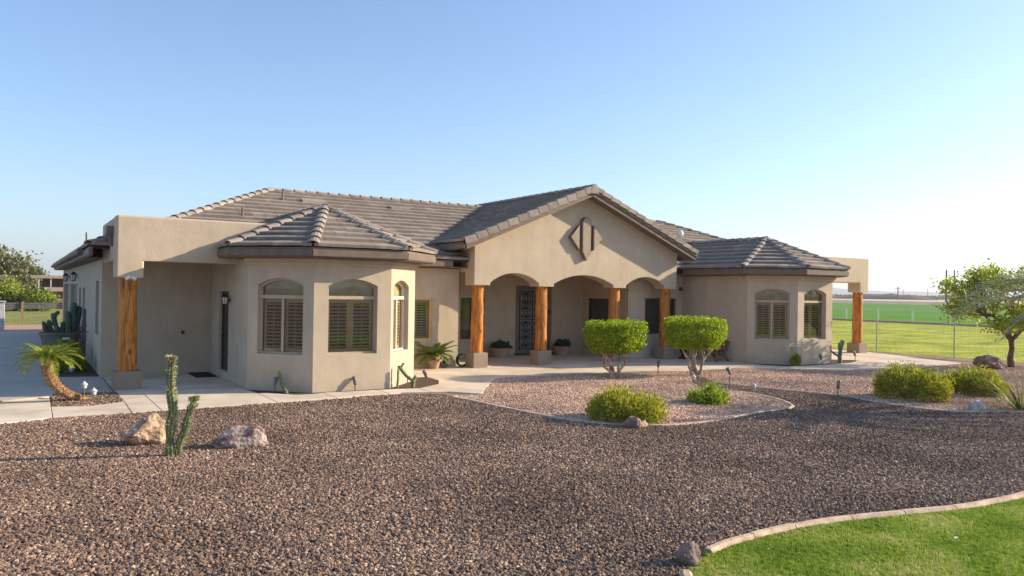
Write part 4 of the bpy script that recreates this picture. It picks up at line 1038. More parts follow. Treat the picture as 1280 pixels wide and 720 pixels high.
topiary(12.52, 14.88, [(.01, .64), (.42, .66), (.60, .72), (.72, .84), (.77, 1.0), (.78, 1.22), (.77, 1.34), (.72, 1.40), (.60, 1.43), (.01, 1.435)], 'left of two clipped flat topped trees on twisted pale stems, before the third column', 3,
        [(-.03, 0, -.28, .1, .75, .05), (.02, .03, -.06, -.05, .8, .055), (.05, -.02, .16, .05, .8, .045), (.12, -.03, .32, -.12, .72, .04), (-.06, .05, -.45, -.1, .72, .035)])
topiary(14.87, 14.45, [(.01, .70), (.42, .72), (.60, .78), (.73, .90), (.79, 1.05), (.80, 1.30), (.79, 1.42), (.73, 1.49), (.60, 1.52), (.01, 1.525)], 'right of two clipped flat topped trees, rounder crown before the shaded right wing wall', 8,
        [(-.05, 0, -.36, .1, .82, .045), (0, .03, -.1, .0, .85, .055), (.04, 0, .08, .1, .85, .05), (.1, -.03, .42, -.22, .80, .05), (.06, .03, .5, -.3, .86, .03)])
# ---- low mounded shrubs
def shrub(x, y, rx, h, label, mat, n, seed, spiky=.10, size=.06):
    random.seed(seed)
    t_ = thing('shrub', label, 'shrub', (x, y, 0), 'low mounded shrubs in the pink gravel')
    prof = [(rx * .86, 0), (rx * .97, h * .2), (rx, h * .36), (rx * .9, h * .62), (rx * .7, h * .84), (rx * .38, h * .96), (.01, h)]
    P, Nn = revolve_points(prof, n, x, y, .22, .16, 3.2)
    up = Nn + np.array([0, 0, .9])
    P += up * (rng.random(len(P)) ** 5 * spiky)[:, None]; P[:, 2] = np.maximum(P[:, 2], .02)
    ti = np.clip(rng.random(len(P)) * .7 + .3 * (vnoise(P, 6, seed) + .5), 0, .999)
    leaf_cloud('foliage', P, up * .7, size, mat, t_, .6, .40, ti)
    mb_ = MB()
    for k in range(16):
        a = random.uniform(0, 6.28); q = random.uniform(.3, .85)
        mb_.tube(twisty((x + .05 * math.cos(a), y + .05 * math.sin(a), -.02), (x + rx * q * math.cos(a), y + rx * q * math.sin(a), h * (1 - q * q) * .8 + .05), 4, .04, k), [.012, .01, .008, .006, .004], 5)
    mb_.build('stems', 'bark_dark', t_)
    return t_
shrub(8.66, 9.95, .66, .43, 'wide yellow green shrub at the front edge of the island bed, by the dark block', 'leaf_shrub', 8500, 21)
shrub(11.42, 10.72, .40, .27, 'smallest green shrub, alone towards the right end of the island bed', 'leaf_shrub_green', 4500, 22)
shrub(15.85, 9.2, .73, .62, 'largest yellow green shrub in the right hand gravel border', 'leaf_shrub', 11000, 23, .10)
shrub(17.95, 8.95, .62, .50, 'yellow green shrub beside the largest one, nearer the right edge', 'leaf_shrub', 9000, 24, .10)
# ---- front cactus: two leaning ribbed stems
def ribbed(mb_, pts, rads, ribs=7, seg=28):
    pts = [Vector(p) for p in pts]; vs = []; fs = []
    for i, p in enumerate(pts):
        d = (pts[min(i + 1, len(pts) - 1)] - pts[max(0, i - 1)]).normalized(); a = d.cross(Vector((0, 1, 0))).normalized(); b_ = d.cross(a)
        for k in range(seg):
            q = 2 * math.pi * k / seg; rr = rads[i] * (1 + .16 * math.cos(ribs * q)); vs.append(p + (a * math.cos(q) + b_ * math.sin(q)) * rr)
    for i in range(len(pts) - 1):
        for k in range(seg): fs.append((i * seg + k, i * seg + (k + 1) % seg, (i + 1) * seg + (k + 1) % seg, (i + 1) * seg + k))
    fs.append(tuple((len(pts) - 1) * seg + k for k in range(seg)))
    mb_.add(vs, fs)
def spines(mb_, pts, rads, n, ln, side=None, lo=0.):
    for _ in range(n):
        t_ = lo + (1 - lo) * random.random(); f_ = t_ * (len(pts) - 1); i = min(int(f_), len(pts) - 2); p = Vector(pts[i]).lerp(Vector(pts[i + 1]), f_ - i); r = rads[i] * 1.05
        a = random.uniform(0, 6.28) if side is None else random.gauss(side, .9); d = Vector((math.cos(a), math.sin(a), random.uniform(-.3, .5))); c = p + Vector((math.cos(a), math.sin(a), 0)) * r
        w_ = Vector((-d.y, d.x, 0)) * ln * .22
        mb_.add([c - w_, c + w_, c + d * ln + Z * ln * .4], [(0, 1, 2)]); mb_.add([c - Z * ln * .2, c + Z * ln * .2, c + d * ln], [(0, 1, 2)])
def stem_path(p0, p1, k, bulge, seed):
    return twisty(p0, p1, k, bulge, seed)
ca = thing('cactus', 'tall columnar green cactus of two stems standing before the two boulders', 'cactus', (1.62, 10.45, 0))
for p0, p1, r in (((1.60, 10.45, -.03), (1.60, 10.50, 1.22), .050), ((1.66, 10.45, -.03), (1.86, 10.40, .72), .043)):
    pts = stem_path(p0, p1, 14, .05, r * 40); rads = [r * (.82 + .16 * math.sin(i * 1.7) + .2 * random.random()) * (1 if i < 13 else .72) for i in range(15)]
    pts.append(pts[-1] + Vector((0, 0, .03))); rads.append(r * .3)
    m_ = MB(); ribbed(m_, pts, rads); s_ = m_.build('stem', 'cactus_green', ca, smooth=True)
    m_ = MB(); spines(m_, pts, rads, 300, .022); spines(m_, pts, rads, 300, .032, -.3, .3); spines(m_, pts, rads, 120, .05, None, .9); m_.build('spines', 'cactus_spine', s_)
# ---- rocks
def rock(name, label, c, size, mat, seed, group=None, cuts=2.2, rot=0, sub=4):
    bm = bmesh.new(); bmesh.ops.create_icosphere(bm, subdivisions=sub, radius=1)
    random.seed(seed); planes = []
    for k in range(15):
        n_ = Vector((random.gauss(0, 1), random.gauss(0, 1), random.gauss(0, .8))).normalized(); planes.append((n_, random.uniform(.55, .9)))
    for v in bm.verts:
        p = v.co.copy()
        for n_, d in planes:
            e = p.dot(n_) - d
            if e > 0: p -= n_ * e * .92
        p *= 1 + .20 * noise.noise(p * 2.1 + Vector((seed, 0, 0))) + .11 * abs(noise.noise(p * 4.3 + Vector((0, seed, 0)))) - .10 * abs(noise.noise(p * 7 + Vector((0, 0, seed)))) + .05 * noise.noise(p * 15)
        x, y = p.x * size[0], p.y * size[1]
        v.co = Vector((x * math.cos(rot) - y * math.sin(rot), x * math.sin(rot) + y * math.cos(rot), max(p.z, -.75) * size[2] + size[2] * .56))
    me = bpy.data.meshes.new(name); bm.to_mesh(me); bm.free(); me.materials.append(M[mat]); 
    o = bpy.data.objects.new(name, me); C.objects.link(o); o.location = c
    return tag(o, label, 'rock', group)
rock('boulder', 'craggy tan boulder on the gravel, left of the tall cactus', (1.42, 11.42, 0), (.33, .26, .26), 'rock_tan', 4, rot=-.3)
rock('boulder', 'pale pink and white boulder with a dark shaded end, right of the tall cactus', (2.52, 10.62, 0), (.39, .23, .25), 'rock_pink', 9, rot=-.45)
rock('boulder', 'large dark pointed boulder beside the small tree at the right', (24.8, 11.95, 0), (.52, .4, .29), 'rock_dark', 14, rot=-.6)
rock('stone', 'squarish dark stone set in the kerb below the wide shrub', (8.20, 9.28, 0), (.15, .13, .12), 'rock_dark', 17)
rock('stone', 'small pale tan stone lying against the kerb stone of the island bed', (8.40, 9.30, 0), (.12, .10, .08), 'rock_tan', 18)
rock('stone', 'white and grey stone at the edge of the right hand border', (15.42, 7.66, 0), (.23, .17, .13), 'rock_white', 19)
rock('stone', 'dark stone at the corner of the lawn kerb, bottom edge', (4.50, 4.40, 0), (.135, .11, .12), 'rock_dark', 23)
# ---- feather leaved palms
def frond(parent, c, az, L, rise, droop, mat, name='frond', nl=34, ll=.3, wl=.012, vee=.5, roll=0):
    c = Vector(c); d = Vector((math.cos(az), math.sin(az), 0)); side = Vector((-d.y, d.x, 0)); mb_ = MB()
    def pt(t_): return c + d * (L * (t_ - .12 * t_ * t_ * droop)) + Z * (L * (rise * t_ - droop * t_ * t_))
    rp = [pt(i / 12) for i in range(13)]; mb_.tube(rp, [.016 * L * (1 - .85 * i / 12) + .002 for i in range(13)], 5)
    for i in range(nl):
        t_ = .14 + .86 * (i + .5) / nl; p = pt(t_); tg = (pt(min(1, t_ + .02)) - pt(t_ - .02)).normalized(); up = side.cross(tg)
        if up.z < 0: up = -up
        l = ll * L * (.35 + .65 * math.sin(math.pi * min(1, .15 + t_ * .85)) ** .7) * random.uniform(.85, 1.1)
        for sg in (-1, 1):
            dr = (tg * random.uniform(.65, .95) + side * sg * random.uniform(.65, .9) + up * (vee * random.uniform(.5, 1.1))).normalized()
            e1 = p + dr * l * .55; e2 = p + dr * l - Z * l * .18; wv = dr.cross(up).normalized() * wl * L
            mb_.add([p - wv * .6, p + wv * .6, e1 + wv, e1 - wv, e2], [(0, 1, 2, 3), (3, 2, 4)])
    return mb_.build(name, mat, parent)
pl = thing('palm', 'young palm with a leaning curved trunk beside the driveway', 'palm', (1.0, 16.25, 0))
tp = smooth_path([(1.08, 16.32, -.03), (.92, 16.2, .05), (.70, 16.12, .17), (.52, 16.08, .34), (.43, 16.08, .54), (.40, 16.1, .76)], 6)
m_ = MB(); rads = []
for i in range(len(tp)): rads.append((.065 + .06 * (i / len(tp)) ** 1.3) * (1.12 if i % 2 else .93))
m_.tube(tp, rads, 12)
random.seed(5)
for i in range(6, len(tp)):
    for k in range(9):
        a = k * .7 + i * .4; p = Vector(tp[i]); o = Vector((math.cos(a), math.sin(a), .35)); q = p + o * rads[i] * .8
        w_ = Vector((-math.sin(a), math.cos(a), 0)) * .022; m_.add([q - w_, q + w_, q + o * .05 + Z * .035], [(0, 1, 2)])
m_.build('trunk', 'palm_trunk', pl)
for k in range(24):
    az = k * 2.39996; f_ = k / 24; frond(pl, (.40, 16.1, .77), az, random.uniform(.50, .62), 1.05 - .62 * f_, .45 + .42 * f_, 'frond_yellow', nl=42, ll=.27, wl=.010)
# palm just outside the right edge, its lower fronds reaching in
pr = thing('palm', 'large grey green palm whose drooping fronds reach in from the right edge', 'palm', (17.7, 6.6, 0))
m_ = MB(); m_.tube([(17.7, 6.6, -.05), (17.72, 6.6, .8), (17.7, 6.6, 1.95)], [.26, .22, .2], 14); m_.build('trunk', 'palm_trunk', pr)
random.seed(12)
for k in range(24):
    az = k * 2.39996 + .5; f_ = k / 24; frond(pr, (17.7, 6.6, 1.98), az, random.uniform(1.5, 1.9), 1.0 - .7 * f_, .45 + .5 * f_, 'frond_grey', nl=46, ll=.2, wl=.008)
for az, L, ri, dr in ((2.2, 2.6, .60, .66), (2.45, 2.5, .8, .72), (1.95, 2.6, .45, .58)):
    frond(pr, (17.7, 6.6, 1.98), az, L, ri, dr, 'frond_grey', nl=34, ll=.2, wl=.0055, vee=.9)
og = thing('ornamental_grass', 'clump of long arching yellow grass leaves at the right edge above the kerb', 'grass', (16.25, 7.25, 0)); random.seed(19); m_ = MB()
for k in range(95):
    a = random.uniform(0, 6.28); L = random.uniform(.6, 1.25); ri = random.uniform(.5, 1.15); q0 = Vector((16.25 + .1 * math.cos(a), 7.25 + .1 * math.sin(a), 0)); d = Vector((math.cos(a), math.sin(a), 0)); sd_ = Vector((-d.y, d.x, 0))
    prev = None
    pts = [q0 + d * L * t_ + Z * L * (ri * t_ * 1.6 - 1.15 * t_ * t_) for t_ in (0, .2, .4, .6, .8, 1)]; pts = [Vector((p.x, p.y, max(p.z, .03))) for p in pts]
    vs = []
    for i, p in enumerate(pts): w_ = .011 * (1 - i / 5.5); vs += [p - sd_ * w_, p + sd_ * w_]
    m_.add(vs, [(2 * i, 2 * i + 1, 2 * i + 3, 2 * i + 2) for i in range(5)])
m_.build('leaves', 'frond_yellow', og)
# ---- small tree at the right
tr = thing('tree', 'small spreading tree with yellow flecked leaves by the dark pointed boulder', 'tree', (25.95, 11.9, 0))
random.seed(31); m_ = MB(); base = Vector((26.0, 11.9, -.05)); fork = Vector((25.95, 11.9, .85))
m_.tube([base, Vector((25.9, 11.9, .3)), Vector((26.0, 11.9, .6)), fork], [.115, .09, .075, .08], 10)
cl = []
for k in range(58):
    a = random.uniform(0, 6.28); q = random.uniform(.25, 1) ** .6; zz = random.uniform(-.95, 1)
    r = 1.95 * q * math.sqrt(max(.12, 1 - (zz * .85) ** 2)); cl.append(Vector((25.95 + r * math.cos(a), 11.9 + r * math.sin(a), 2.05 + zz * .88 + .1 * random.random())))
limbs = [fork + Vector((.75 * math.cos(a), .75 * math.sin(a), .75)) for a in (.4, 1.7, 2.9, 4.2, 5.4)]
for e in limbs: m_.tube(twisty(fork, e, 5, .12, e.x), [.06, .052, .045, .04, .036, .03], 7)
for c in cl:
    e = min(limbs, key=lambda q: (q - c).length); m_.tube(twisty(e, c, 4, .1, c.y), [.03, .024, .018, .012, .007], 5)
m_.build('trunk', 'bark_dark', tr, smooth=True)
P = np.concatenate([np.array(c) + rng.normal(size=(150, 3)) * np.array([.21, .21, .13]) for c in cl])
Nn = P - np.array([25.95, 11.9, 2.1]); Nn /= np.linalg.norm(Nn, axis=1)[:, None]
ti = np.repeat(rng.random(len(cl)) * .35, 150) + rng.random(len(P)) * .645
leaf_cloud('crown', P, Nn * .4 - np.array([0, 0, .3]), .12, 'leaf_tree', tr, .8, .55, ti)
# ---- potted cycad, pots on the porch
def pot_prof(r0, r1, h): return [(r0, 0), (r0 + (r1 - r0) * .5, h * .5), (r1, h * .86), (r1 + .02, h * .87), (r1 + .02, h), (r1 - .02, h), (r1 - .03, h - .03)]
def pot(label, x, y, r0, r1, h, mat='clay'):
    p = thing('plant_pot', label, 'plant pot', (x, y, 0)); m_ = MB(); m_.lathe(pot_prof(r0, r1, h), x, y, 24, SL); m_.build('bowl', mat, p, smooth=False)
    m_ = MB(); m_.lathe([(.01, h - .05), (r1 - .025, h - .045)], x, y, 20, SL); m_.build('soil', 'soil', p)
    return p
pot('small clay pot of the cycad by the recessed window', 9.38, 18.62, .11, .17, .24)
cy_ = thing('cycad', 'sago cycad with a rosette of stiff green fronds in the small clay pot', 'cycad', (9.38, 18.62, .25))
m_ = MB(); m_.lathe([(.08, 0), (.10, .08), (.07, .15), (.01, .17)], 9.38, 18.62, 12, .22); m_.build('stem', 'palm_trunk', cy_)
random.seed(41)
for k in range(26):
    az = k * 2.39996; f_ = k / 26; frond(cy_, (9.38, 18.62, .36), az, random.uniform(.56, .68), .95 - .68 * f_, .3 + .3 * f_, 'frond_dark', nl=40, ll=.24, wl=.019, vee=.35)
for (x, y, r, lab, pl_lab, seed) in ((12.95, 21.0, .30, 'wide clay bowl left of the front door', 'dark green succulents filling the wide bowl left of the front door', 51), (15.33, 20.95, .27, 'clay bowl in shade right of the front door', 'dark green succulents in the bowl right of the front door', 52)):
    pot(lab, x, y, r * .8, r * 1.15, .30)
    g_ = thing('succulent', pl_lab, 'plant', (x, y, .36)); P, Nn = revolve_points([(r * 1.05, .31), (r, .40), (r * .65, .49), (.01, .53)], 900, x, y, .08, .12, 6)
    leaf_cloud('foliage', P, Nn + np.array([0, 0, .5]), .11, 'leaf_dark', g_, .5, .32)
wh = thing('wheel_ornament', 'small rusty spoked metal wheel leaning beside the cycad pot', 'ornament', (9.72, 18.70, 0)); m_ = MB()
ctr = Vector((9.72, 18.72, .18)); pts = [ctr + Vector((.11 * math.cos(a), .05 * math.sin(a), .15 * math.sin(a))) for a in [2 * math.pi * k / 20 for k in range(21)]]
m_.tube(pts, .014, 6); m_.build('rim', 'rusty_iron', wh); m_ = MB()
for k in range(4): m_.tube([pts[k * 2 + 1], pts[k * 2 + 11]], .007, 5)
m_.build('spokes', 'rusty_iron', wh); m_ = MB(); m_.tube([ctr + Vector((0, -.03, 0)), ctr + Vector((0, .03, 0))], .03, 8); m_.build('hub', 'rusty_iron', wh)
hs_ = MB()
for k in range(4): hs_.tube([Vector((10.36 + .17 * math.cos(a), 18.80 + .035 * k - .02, .21 + .17 * math.sin(a))) for a in [2 * math.pi * q / 20 for q in range(21)]], .016, 6)
tag(hs_.build('hose_coil', 'leaf_dark'), 'dark coiled garden hose standing behind the first column block', 'hose')
# urn with a dark plant beside the fourth column, wooden chair by the wing wall
ur = thing('urn', 'black urn standing just right of the fourth column', 'urn', (18.2, 18.2, 0)); m_ = MB(); m_.lathe([(.14, 0), (.15, .03), (.06, .08), (.06, .16), (.16, .32), (.2, .42), (.18, .45), (.14, .44)], 18.2, 18.2, 18, SL); m_.build('bowl', 'black_iron', ur, smooth=True)
ud = thing('plant', 'dark leafy plant in the black urn', 'plant', (18.2, 18.2, .4)); P, Nn = revolve_points([(.15, .44), (.24, .56), (.2, .7), (.01, .78)], 800, 18.2, 18.2, .1, .15, 6); leaf_cloud('foliage', P, Nn + np.array([0, 0, .6]), .12, 'leaf_dark', ud, .5, .3)
pmat('chair_wood', (0.14, 0.065, 0.05), (0.22, 0.11, 0.08), 9, .8)
ch = thing('garden_chair', 'low reddish brown wooden chair by the shaded wing wall', 'chair', (18.55, 17.1, 0))
def cbar(name, a, b_, w_=.035, th=.02, par=ch):
    a, b_ = Vector(a), Vector(b_); m_ = MB(); d = (b_ - a).normalized(); s_ = d.cross(Vector((.3, .9, .2))).normalized(); t_ = d.cross(s_)
    m_.hexa([a + s_ * w_ + t_ * th, a - s_ * w_ + t_ * th, a - s_ * w_ - t_ * th, a + s_ * w_ - t_ * th], [b_ + s_ * w_ + t_ * th, b_ - s_ * w_ + t_ * th, b_ - s_ * w_ - t_ * th, b_ + s_ * w_ - t_ * th]); m_.build(name, 'chair_wood', par)
for y in (16.86, 17.32):
    cbar('leg', (18.28, y, SL), (18.28, y, .42)); cbar('leg', (18.85, y, SL), (18.45, y, .36)); cbar('arm', (18.22, y, .44), (18.8, y, .46), .045, .012)
for k in range(5): cbar('back_slat', (18.62, 16.88 + .11 * k, .22), (18.86, 16.86 + .115 * k, .72 - .03 * abs(k - 2)), .042, .01)
for k in range(5): cbar('seat_slat', (18.26 + .085 * k, 16.85, .33 - .02 * k), (18.26 + .085 * k, 17.33, .33 - .02 * k), .036, .01)
# door mat in the left porch
m_ = MB(); m_.hexa([(3.42, 18.95, SL + .002), (3.90, 18.95, SL + .002), (3.90, 20.02, SL + .002), (3.42, 20.02, SL + .002)], [(3.43, 18.96, SL + .018), (3.89, 18.96, SL + .018), (3.89, 20.01, SL + .018), (3.43, 20.01, SL + .018)])
tag(m_.build('door_mat', 'mat_rubber'), 'black rubber mat on the left porch floor by the dark door', 'door mat')
# ---- little cacti and flowers by the bay walls
def pad(mb_, c, w_, h, az, tilt=0):
    c = Vector(c); d = Vector((math.cos(az), math.sin(az), 0)); n_ = Vector((-d.y, d.x, 0)); up = (Z + d * tilt).normalized(); vs = []; fs = []
    for i in range(7):
        t_ = i / 6; ww = w_ * math.sin(math.pi * (.12 + .82 * t_)) ** .7
        for k in range(8): q = 2 * math.pi * k / 8; vs.append(c + up * h * t_ + d * ww * .5 * math.cos(q) + n_ * .024 * math.sin(q))
    for i in range(6):
        for k in range(8): fs.append((i * 8 + k, i * 8 + (k + 1) % 8, (i + 1) * 8 + (k + 1) % 8, (i + 1) * 8 + k))
    fs.append(tuple(48 + k for k in range(8))); mb_.add(vs, fs)
def small_cactus(label, x, y, parts, mat='cactus_green'):
    t_ = thing('cactus', label, 'cactus', (x, y, 0))
    for (p0, p1, r) in parts:
        pts = twisty((x + p0[0], y + p0[1], p0[2]), (x + p1[0], y + p1[1], p1[2]), 6, .03, r * 90 + x); m_ = MB(); ribbed(m_, pts + [pts[-1] + Vector((0, 0, r * .4))], [r * .8] + [r] * 5 + [r * .8, r * .3], 5, 15); m_.build('stem', mat, t_, smooth=True)
    return t_
small_cactus('small leaning green cactus at the foot of the shaded left bay wall', 4.50, 15.62, [((.03, -.1, 0), (-.06, .02, .24), .035), ((-.06, .02, .2), (-.1, .02, .45), .03)])
small_cactus('thin dark upright cactus stick at the right corner of the left bay', 6.84, 15.30, [((0, 0, 0), (.01, 0, .44), .022)])
small_cactus('crooked cactus with two raised arms against the sunlit face of the left bay', 7.20, 15.30, [((.0, 0, 0), (.01, 0, .2), .04), ((0, 0, .17), (-.12, .02, .26), .035), ((-.12, .02, .25), (-.3, .1, .48), .035), ((-.29, .1, .42), (-.19, .06, .55), .022), ((.02, 0, .16), (.06, 0, .27), .035)])
small_cactus('grey green cactus with short raised arms beside the right bay corner', 22.0, 15.12, [((0, 0, 0), (.02, 0, .42), .06), ((.02, 0, .38), (-.02, 0, .66), .05), ((.04, 0, .4), (.16, 0, .72), .05), ((.02, 0, .3), (.1, 0, .74), .045), ((-.02, 0, .22), (-.34, .1, .4), .03), ((-.33, .1, .38), (-.36, .1, .58), .03)], 'cactus_blue')
fl = thing('flowering_plant', 'slender flowering plant with pale blossoms by the right bay window', 'plant', (19.75, 15.05, 0)); random.seed(61)
m_ = MB(); tips = []
for k in range(9):
    a = random.uniform(0, 6.28); e = Vector((19.75 + .3 * math.cos(a) * random.uniform(.4, 1), 15.05 + .25 * math.sin(a), random.uniform(.42, .72))); tips.append(e); m_.tube(twisty((19.75 + .04 * math.cos(a), 15.05, 0), e, 4, .03, k), .006, 4)
m_.build('stalks', 'leaf_shrub_green', fl)
P, Nn = revolve_points([(.10, .02), (.13, .15), (.11, .3), (.02, .38)], 420, 19.75, 15.05, .08, .1, 6); leaf_cloud('foliage', P, Nn * .3 + np.array([0, 0, 1.]), .12, 'leaf_shrub', fl, .3, .25)
P = np.concatenate([np.array(e) + rng.normal(size=(16, 3)) * .03 for e in tips]); leaf_cloud('flowers', P, rng.normal(size=P.shape), .045, 'flower_pale', fl, .5, .8)
# ---- path lights
def spot(x, y, label, h=.26, pale=False, az=0.):
    t_ = thing('path_light', label, 'path light', (x, y, 0), 'garden lights along the beds'); m_ = MB()
    if pale:
        m_.tube([(x, y, 0), (x, y, h - .06)], .014, 6); m_.build('stake', 'lamp_grey', t_)
        m_ = MB(); m_.lathe([(.025, h - .10), (.045, h - .085), (.05, h - .03), (.04, h - .02)], x, y, 12); m_.build('lens', 'lamp_pale', t_, smooth=True)
        m_ = MB(); m_.lathe([(.068, h - .025), (.06, h - .005), (.032, h + .015), (.016, h + .04), (.01, h + .045)], x, y, 14); m_.build('cap', 'lamp_pale', t_, smooth=True)
    else:
        m_.tube([(x, y, 0), (x, y, h * .6)], .012, 6); m_.build('stake', 'lamp_grey', t_)
        d = Vector((math.cos(az) * .45, math.sin(az) * .45, .9)).normalized(); c = Vector((x, y, h * .62)); m_ = MB()
        m_.tube([c - d * .03, c - d * .02, c + d * .05, c + d * .12, c + d * .15], [.016, .03, .036, .042, .044], 10); m_.tube([c + Z * .03, c + Z * .09], [.02, .018], 6); m_.build('head', 'lamp_grey', t_, smooth=True)
spot(1.00, 16.40, 'pale mushroom path light beside the leaning palm, taller of the two', .30, True)
spot(1.13, 16.0, 'pale squat path light beside the leaning palm, the lower one', .22, True)
spot(1.0, 20.75, 'pale path light among the round shrubs by the side wall', .2, True)
spot(4.34, 15.72, 'grey spotlight behind the small leaning cactus at the left bay', .3, False, .8)
spot(5.87, 15.27, 'small dark spotlight under the middle window of the left bay', .28, False, 1.6)
spot(7.85, 15.98, 'small dark spotlight in the mulch right of the crooked cactus', .26, False, 2.2)
spot(14.1, 15.0, 'dark spotlight in the gravel between the two clipped trees', .38, False, .6)
spot(13.75, 13.4, 'pale path light on the gravel at the foot of the right clipped tree', .16, True)
spot(14.3, 12.75, 'dark spotlight on a stake right of the right clipped tree', .42, False, 2.6)
spot(13.95, 11.75, 'low pale garden light at the kerb behind the smallest shrub', .12, True)
spot(20.75, 14.9, 'dark spotlight under the window of the right bay', .34, False, 1.2)
spot(23.0, 15.25, 'dark spotlight by the mulch near the right porch column', .36, False, 1.6)
spot(14.72, 10.15, 'dark spotlight at the kerb left of the largest shrub', .32, False, .3)
# ---- side bed along the garage wall
def ball(x, y, r, h, label, seed):
    t_ = thing('shrub', label, 'shrub', (x, y, 0)); P, Nn = revolve_points([(r * .8, .02), (r, h * .35), (r * .9, h * .7), (r * .5, h * .95), (.01, h)], 4200, x, y, .16, .1, 5); leaf_cloud('foliage', P, Nn * .8, .06, 'leaf_tree', t_, .7, .45)
    m_ = MB(); m_.tube([(x, y, -.02), (x, y, h * .6)], .03, 6); m_.build('stems', 'bark_dark', t_); return t_
ball(1.02, 21.5, .36, .52, 'round green shrub nearest the porch in the shaded side bed', 1)
ball(.95, 22.7, .40, .74, 'taller round green shrub second in the shaded side bed', 2)
ball(1.05, 24.2, .34, .62, 'green shrub third along the shaded side bed below the big planter', 3)
rb = thing('flowering_shrub', 'thin reddish shrub against the side wall behind the round shrubs', 'shrub', (1.38, 23.2, 0)); random.seed(71); m_ = MB(); tips = []
for k in range(12):
    e = Vector((1.36 + random.uniform(-.12, .1), 23.2 + random.uniform(-.6, .6), random.uniform(.5, 1.05))); tips.append(e); m_.tube(twisty((1.38, 23.2, 0), e, 4, .06, k), .008, 4)
m_.build('stems', 'bark_dark', rb); P = np.concatenate([np.array(e) + rng.normal(size=(22, 3)) * .07 for e in tips]); leaf_cloud('foliage', P, rng.normal(size=P.shape), .05, 'petal_red', rb, .5, .6)
bp_ = thing('planter', 'big round grey planter on the driveway edge by the garage', 'planter', (.98, 26.7, 0)); m_ = MB(); m_.lathe([(.36, 0), (.44, .2), (.50, .5), (.53, .62), (.56, .63), (.56, .70), (.49, .70), (.47, .64)], .98, 26.7, 26, .02); m_.build('bowl', 'pot_grey', bp_)
m_ = MB(); m_.lathe([(.01, .64), (.48, .645)], .98, 26.7, 20, .02); m_.build('soil', 'soil', bp_)
tag(MB().box(1.02, 1.2, 26.13, 26.16, .34, .58).build('white_tag', 'white_paint', bp_))
cc = thing('cactus', 'clump of blue green cacti with raised arms growing in the big grey planter', 'cactus', (.98, 26.7, .66))
for (a, b_, r) in (((.3, 0), (.34, .0, 1.56), .09), ((.42, .1), (.48, .12, 1.45), .08), ((.2, -.1), (.18, -.1, 1.3), .07), ((-.05, 0), (-.2, 0, 1.25), .06), ((-.19, 0), (-.06, 0, 1.32), .05), ((-.2, .05), (-.3, .05, 1.05), .06), ((-.3, 0), (-.42, 0, .98), .05), ((-.36, -.05), (-.44, -.05, 1.02), .045), ((.05, .1), (.08, .1, 1.0), .06)):
    z0 = .66 if b_[2] != 1.32 else 1.12
    pts = twisty((.98 + a[0], 26.7 + a[1], z0), (.98 + b_[0], 26.7 + b_[1], b_[2]), 6, .05, r * 77 + a[0]); m_ = MB(); ribbed(m_, pts + [pts[-1] + Vector((0, 0, r * .5))], [r * .8] + [r] * 5 + [r * .85, r * .3], 6, 18); m_.build('stem', 'cactus_blue', cc, smooth=True)
m_ = MB(); m_.box(1.44, 1.545, 25.0, 25.25, .1, 1.12); m_.box(1.47, 1.545, 25.08, 25.16, 1.12, 1.45); m_.build('meter_box', 'lamp_grey', house, bevel=.01)

# ================================================================== BACKGROUND
def far_tree(name, label, x, y, r, h, trunk_h, mat, n, seed, lean=0, group=None, leaf=.35):
    random.seed(seed); t_ = thing(name, label, 'tree', (x, y, 0), group); m_ = MB(); m_.tube(twisty((x, y, -.1), (x, y, h * .7), 5, .2, seed), [.22, .2, .17, .13, .09, .05], 7)
    cl = []
    for k in range(26):
        a = random.uniform(0, 6.28); zz = random.uniform(-.9, 1); q = random.uniform(.35, .95) * math.sqrt(max(.1, 1 - zz * zz * .8)); c = Vector((x + r * q * math.cos(a), y + r * q * math.sin(a), (h + trunk_h) / 2 + zz * (h - trunk_h) / 2 * .85)); cl.append(c); m_.tube(twisty((x, y, h * .45), c, 3, .15, k), [.07, .05, .035, .02], 5)
    m_.build('trunk', 'bark_dark', t_); k = n // 26
    P = np.concatenate([np.array(c) + rng.normal(size=(k, 3)) * np.array([r * .23, r * .23, (h - trunk_h) * .09]) for c in cl]); Nn = rng.normal(size=P.shape) * .5
    ti = np.clip(np.repeat(rng.random(26) * .5, k) + rng.random(len(P)) * .5, 0, .999); leaf_cloud('crown', P, Nn, leaf, mat, t_, .8, .6, ti)
    return t_
G1 = 'trees behind the back yard'
far_tree('tree', 'tallest grey green tree at the left edge behind the sheds', -2.9, 92, 3.3, 5.8, .8, 'leaf_far', 9000, 81, group=G1)
far_tree('tree', 'dark grey green tree just right of the tallest one at the left', 0.5, 96, 1.6, 3.9, .8, 'leaf_far', 3600, 82, group=G1)
far_tree('tree', 'bright green bushy tree in front of the long roofed shed', -.4, 72, 1.55, 2.7, .2, 'leaf_far_bright', 3600, 83, group=G1, leaf=.22)
far_tree('tree', 'low bright green bush right of the bushy tree by the shed post', 1.15, 70, 1.1, 1.7, .0, 'leaf_far_bright', 2600, 84, group=G1, leaf=.2)
far_tree('tree', 'green bush at the very left edge below the brown roof', -2.9, 71, 1.5, 2.3, .0, 'leaf_far_bright', 3000, 85, group=G1, leaf=.22)
sh = thing('shade_shed', 'open sided brown shed with a flat roof on pale posts behind the yard', 'shed', (3, 80, 0))
MB().hexa([(.6, 78, 2.62), (9, 78, 2.62), (9, 86, 2.75), (.6, 86, 2.75)], [(.6, 78, 2.85), (9, 78, 2.85), (9, 86, 2.95), (.6, 86, 2.95)]).build('roof', 'shed_metal', sh)
